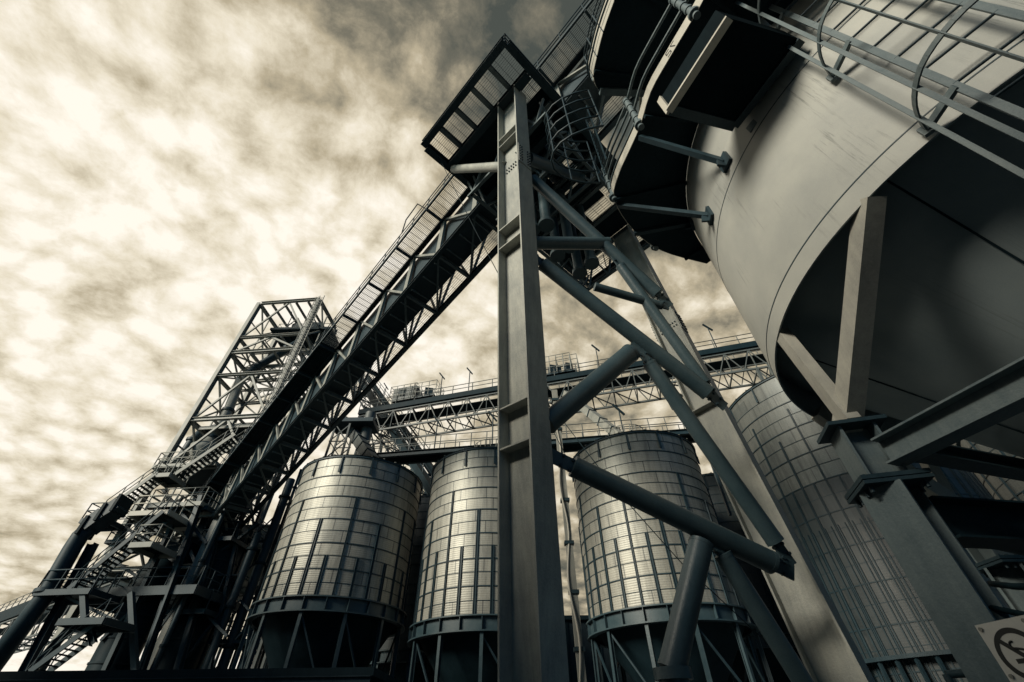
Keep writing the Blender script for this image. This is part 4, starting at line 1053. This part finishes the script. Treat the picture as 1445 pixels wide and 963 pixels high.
# short lattice stub tower on the left shoulder of the first silo
st_ = empty('lattice_stub', aty((489, 645), 30), 'little cross-braced lattice support above the left of the first silo roof', 'support')
t0, t1 = aty((487, 603), 30.0), aty((484, 650), 30.0); m = MB()
for dx in (-.7, .7):
    for dy in (-.5, .5): m.bar(t0+V((dx*.8, dy, 0)), V((t0.x+dx*1.3, t0.y+dy, 0)), .14, .14)
for k in range(8):
    z0 = t0.z-k*1.6; z1 = z0-1.6
    for dy in (-.5, .5): m.bar((t0.x-.65, t0.y+dy, z0), (t0.x+.7, t0.y+dy, z1), .07, .07).bar((t0.x+.65, t0.y+dy, z0), (t0.x-.7, t0.y+dy, z1), .07, .07).bar((t0.x-.7, t0.y+dy, z1), (t0.x+.7, t0.y+dy, z1), .07, .07)
m.build('lattice', 'bridge_paint', st_)
MB().box(t0+V((.6, .3, .3)), 3.6, 2.0, .35).build('cap_beam', 'dark_paint', st_)
# second inclined conveyor, dark, coming down behind the silos
c0_ = aty((512, 548), 47); c1_ = aty((606, 700), 35.0)
cv2 = empty('inclined_conveyor', c1_, 'second, darker inclined conveyor dropping from the bridge to between the two left silos', 'conveyor')
lattice_bridge(cv2, c0_-(c1_-c0_)*.25, c1_+(c1_-c0_)*.25, 2.0, 2.4, 14, .9, ('dark_paint', 'black_steel'))
# railed bridge box between silo 1 and 2
# cable riser beside the tall column
rp = atd((787, 600), 13.0); q_ = atd((820, 963), 13.0); rz = empty('cable_riser', (rp.x, rp.y, 0), 'upright square cable riser with looping cables just right of the tall column', 'cable riser')
MB().box((rp.x, rp.y, (rp.z+1.5)/2), .19, .14, rp.z+1.5).build('tray', 'tower_paint', rz); m = MB()
for k in range(9): m.box((rp.x, rp.y, .8+k*1.25), .27, .22, .09)
each(m, 'clamp', 'dark_paint', rz); m = MB()
m.path([V((rp.x-.06+.07*math.sin(z*2.3), rp.y-.11-.03*math.cos(z*1.7), z)) for z in [.3+.25*k for k in range(40)]], .028, 6); m.build('loose_cable', 'duct_light', rz)
cable('long thin cable running down in front of the silo right of the tall column', [atd((782, 578), 12.5), atd((868, 690), 13.5), atd((962, 795), 14.5), atd((1080, 905), 16)], .014)
cable('short thin cable beside the cable riser', [atd((776, 600), 12.7), atd((797, 640), 12.7)], .012)
# dark pale-fronted warehouse behind the silos
wh = empty('warehouse', (12, 56, 0), 'long dark warehouse filling the gap under the silos', 'warehouse')
MB().box((22, 56, 5.2), 78, 14, 10.4).build('wall', 'shed_paint', wh); MB().plate([(-17.3, 48.7, 10.4), (61.3, 48.7, 10.4), (61.3, 63.3, 10.4), (-17.3, 63.3, 10.4)], .35).build('roof', 'black_steel', wh)
m = MB()
for k in range(26): m.box((-16+k*3, 48.95, 5.1), .2, .14, 10.2)
m.build('wall_rib', 'black_steel', wh)

# ------------------------------------------------------------------ no-smoking sign
s0 = atd((1375, 883), 6.0); s1 = atz((1445, 868), s0.z); sx = (s1-s0).normalized(); sz = V((0, 0, 1)); sn = sx.cross(sz).normalized()
if sn.dot(EYE-s0) < 0: sn = -sn
def onsign(px): p = onplane(px, s0, sn); return ((p-s0).dot(sx), (p-s0).z)
lft = onsign((1401, 912)); tpp = onsign((1443, 881)); crad = None
# circle through its left-most and top points: centre level with the first, below the second
cr_ = abs(tpp[1]-lft[1])*1.75; ccx, ccz = lft[0]+cr_, tpp[1]-cr_
bw = (ccx)*2; bh = max(bw*1.3, .1)
sg = empty('sign', s0+sx*bw/2-sz*(bh+.0), 'white no-smoking sign with black circle and slash in the bottom right corner', 'sign'); sg.location = s0+sx*bw/2-sz*bh; ROOT[sg.name] = sg.location.copy()
P = lambda x, z, o=0: s0+sx*x+sz*z+sn*o
MB().hexa([P(0, -bh, -.004), P(bw, -bh, -.004), P(bw, -bh, 0), P(0, -bh, 0), P(0, 0, -.004), P(bw, 0, -.004), P(bw, 0, 0), P(0, 0, 0)]).build('panel', 'sign_white', sg)
def flat(pts, o=.0015):
    return MB().add([P(x, z, o) for x, z in pts], [tuple(range(len(pts)))])
ri = cr_*.78; m = MB(); n = 72; vs = []
for i in range(n): a = 2*math.pi*i/n; vs += [P(ccx+cr_*math.cos(a), ccz+cr_*math.sin(a), .0015), P(ccx+ri*math.cos(a), ccz+ri*math.sin(a), .0015)]
m.add(vs, [(2*i, 2*((i+1) % n), 2*((i+1) % n)+1, 2*i+1) for i in range(n)]); m.build('ring_symbol', 'sign_black', sg)
w = cr_*.1; d = ri*.7071+.01; k = .7071*w
flat([(ccx-d-k, ccz+d-k), (ccx-d+k, ccz+d+k), (ccx+d+k, ccz-d+k), (ccx+d-k, ccz-d-k)], .0018).build('slash_symbol', 'sign_black', sg)
flat([(ccx-ri*.5, ccz-ri*.42), (ccx+ri*.62, ccz-ri*.42), (ccx+ri*.62, ccz-ri*.2), (ccx-ri*.5, ccz-ri*.2)], .0021).build('cigarette_symbol', 'sign_black', sg)
m = MB(); cc = [(ccx-ri*.12+ri*.17*math.cos(a), ccz+ri*.44+ri*.17*math.sin(a)) for a in [R(60+20*i) for i in range(12)]]+[(ccx+ri*.2, ccz+ri*.2), (ccx+ri*.5, ccz+ri*.1)]
for i in range(len(cc)-1): m.bar(P(*cc[i], .001), P(*cc[i+1], .001), .001, .028*cr_/.3, sz)
m.path([P(x, z, .002) for x, z in cc], .012*cr_/.3, 6); m.build('smoke_symbol', 'sign_black', sg)
m = MB()
for x, z in ((.035, -.035), onsign((1428, 955)), (bw-.035, -.035)): m.tube(P(x, z, 0), P(x, z, .012), .016, 12)
m.build('bolt', 'galv', sg)
sp_ = MB()
for x in (bw*.3, bw*.8): sp_.tube(V((P(x, 0, -.06).x, P(x, 0, -.06).y, 0)), P(x, -.03, -.06), .045, 12).bar(P(x, -.2, -.06), P(x, -.2, -.004), .04, .06)
sp_.build('post', 'dark_paint', sg)
# railing pipe low beside the big column
m = MB(); a = atd((1335, 952), 9.0); b = atz((1445, 946), a.z)
lr = empty('low_rail', (a.x, a.y, 0), 'low dark guard rail behind the sign at the foot of the tank column', 'railing')
for z in (0, -.5): m.tube(a+V((0, 0, z)), b+(b-a)*1.5+V((0, 0, z)), .045, 10)
m.build('rail', 'dark_paint', lr); m = MB()
for t in (0, .9, 1.9): p = a+(b-a)*t; m.tube((p.x, p.y, 0), p, .045, 10)
m.build('post', 'dark_paint', lr)

# ------------------------------------------------------------------ ground
m, nt, b = nodes('asphalt'); tc = N(nt, 'ShaderNodeTexCoord').outputs['Object']
c = ramp(nt, noise(nt, tc, .15, 8, .7), [(.35, (.012,.028,.036)), (.65, (.028,.048,.058))]); nt.links.new(c, b.inputs['Base Color']); b.inputs['Roughness'].default_value = .85
bump(nt, b, noise(nt, tc, 12, 4, .7), .4, .02)
tag(MB().add([(-2500,-2500,0),(2500,-2500,0),(2500,2500,0),(-2500,2500,0)], [(0,1,2,3)]).build('ground', 'asphalt', at=(0,0,0)), kind='structure')
tag(MB().add([(-60,-30,.004),(60,-30,.004),(60,75,.004),(-60,75,.004)], [(0,1,2,3)]).build('yard_pavement', 'yard_concrete', at=(0,0,.004)), kind='structure')

# ------------------------------------------------------------------ tall unseen block added behind the camera to shade the foot of the yard
blocker = empty('sun_blocker', (-14, -10, 0), 'plain dark block added unseen behind the viewpoint to shade the yard', 'blocker')
_s = V((-.79, -.61, 0)).normalized(); _t = V((.61, -.79, 0)).normalized(); hc = _s*20+_t*2
MB().box((hc.x, hc.y, 8.4), 64, 10, 16.8, math.atan2(_t.y, _t.x)).build('wall', 'shed_paint', blocker)
MB().box((hc.x, hc.y, 17.0), 65, 11, .4, math.atan2(_t.y, _t.x)).build('roof', 'dark_paint', blocker)

# ------------------------------------------------------------------ sky and sun
SUN_AZ = V((-.79, -.61, 0)).normalized(); EL = R(27)
sd = SUN_AZ*math.cos(EL)+V((0, 0, math.sin(EL)))
w = bpy.data.worlds.new('World'); sc.world = w; w.use_nodes = True; nt = w.node_tree; bgn = nt.nodes['Background']
sky = N(nt, 'ShaderNodeTexSky', sky_type='NISHITA'); sky.sun_disc = False; sky.sun_elevation = EL; sky.sun_rotation = math.atan2(sd.x, sd.y)
sky.dust_density = 2.0
tc = N(nt, 'ShaderNodeTexCoord').outputs['Generated']; sx_ = N(nt, 'ShaderNodeSeparateXYZ'); nt.links.new(tc, sx_.inputs[0])
zc = math_(nt, 'ADD', math_(nt, 'MAXIMUM', sx_.outputs[2], .0), .28)
cv = N(nt, 'ShaderNodeCombineXYZ'); nt.links.new(math_(nt, 'DIVIDE', sx_.outputs[0], zc), cv.inputs[0]); nt.links.new(math_(nt, 'DIVIDE', sx_.outputs[1], zc), cv.inputs[1])
mp = N(nt, 'ShaderNodeMapping'); mp.inputs['Rotation'].default_value = (0, 0, R(-28)); mp.inputs['Scale'].default_value = (1.0, 1.0, 1); nt.links.new(cv.outputs[0], mp.inputs[0])
def warp(vec, scale, amp, detail=2):
    w_ = N(nt, 'ShaderNodeTexNoise'); w_.inputs['Scale'].default_value = scale; w_.inputs['Detail'].default_value = detail; nt.links.new(vec, w_.inputs['Vector'])
    va = N(nt, 'ShaderNodeVectorMath', operation='MULTIPLY_ADD'); nt.links.new(w_.outputs['Color'], va.inputs[0]); va.inputs[1].default_value = (amp, amp, 0); nt.links.new(vec, va.inputs[2]); return va.outputs[0]
v1 = warp(warp(mp.outputs[0], 2.2, .12), 12, .028, 3)
def puffs(scale):       # rounded cloudlets with ragged rims
    vo = N(nt, 'ShaderNodeTexVoronoi', feature='SMOOTH_F1'); vo.inputs['Scale'].default_value = scale; vo.inputs['Smoothness'].default_value = .35; nt.links.new(v1, vo.inputs['Vector'])
    return math_(nt, 'SUBTRACT', 1.0, math_(nt, 'MULTIPLY', vo.outputs['Distance'], 1.25))
big = noise(nt, v1, 1.7, 2, .5); mid = noise(nt, v1, 11.0, 7, .60); fin = noise(nt, v1, 26, 6, .68)
cl = math_(nt, 'ADD', math_(nt, 'ADD', math_(nt, 'MULTIPLY', big, .36), math_(nt, 'MULTIPLY', puffs(14), .33)), math_(nt, 'ADD', math_(nt, 'MULTIPLY', mid, .50), math_(nt, 'MULTIPLY', fin, .42)))
def dot(v):
    n = N(nt, 'ShaderNodeVectorMath', operation='DOT_PRODUCT'); n.inputs[1].default_value = v; nrm = N(nt, 'ShaderNodeVectorMath', operation='NORMALIZE'); nt.links.new(tc, nrm.inputs[0]); nt.links.new(nrm.outputs[0], n.inputs[0]); return n.outputs['Value']
glow = dot(ray((200, 520))); upr = dot(ray((1000, -100)))
def smooth_(x, a, b_):
    n = N(nt, 'ShaderNodeMapRange', interpolation_type='SMOOTHSTEP'); nt.links.new(x, n.inputs[0]); n.inputs[1].default_value = a; n.inputs[2].default_value = b_; return n.outputs[0]
lum = math_(nt, 'ADD', math_(nt, 'SUBTRACT', math_(nt, 'MULTIPLY', math_(nt, 'SUBTRACT', cl, .79), 1.22), math_(nt, 'MULTIPLY', smooth_(sx_.outputs[2], .50, .24), .17)), math_(nt, 'ADD', math_(nt, 'SUBTRACT', math_(nt, 'ADD', .53, math_(nt, 'MULTIPLY', smooth_(sx_.outputs[2], .17, .07), .42)), math_(nt, 'MULTIPLY', smooth_(sx_.outputs[2], .72, .98), .14)), math_(nt, 'SUBTRACT', math_(nt, 'MULTIPLY', smooth_(glow, .60, .98), .32), math_(nt, 'MULTIPLY', smooth_(upr, .80, 1.0), .34))))
ccol = ramp(nt, lum, [(0.0, (.075,.085,.075)), (.22, (.20,.185,.14)), (.46, (.50,.43,.30)), (.68, (.82,.74,.58)), (.9, (1.05,.98,.86))])
sc_ = N(nt, 'ShaderNodeVectorMath', operation='SCALE'); nt.links.new(ccol, sc_.inputs[0]); sc_.inputs['Scale'].default_value = 10.0
fwd = dot(V((-.42, .80, .42)).normalized())
tint = mixc(nt, 1.0, sky.outputs[0], (.105,.35,.53), 'MULTIPLY')
fin_c = mixc(nt, smooth_(fwd, .0, .45), tint, sc_.outputs[0])
nt.links.new(fin_c, bgn.inputs['Color']); bgn.inputs['Strength'].default_value = .1
ld_ = bpy.data.lights.new('sun', 'SUN'); ld_.energy = 4.9; ld_.angle = R(20); ld_.color = (1.0,.905,.745); so = bpy.data.objects.new('sun', ld_); col.objects.link(so)
so.rotation_euler = (-sd).to_track_quat('-Z', 'Y').to_euler(); so.location = sd*80
sc.view_settings.view_transform = 'Standard'; sc.view_settings.look = 'None'; sc.view_settings.exposure = 0; sc.view_settings.gamma = 1
sc.render.engine = 'CYCLES'
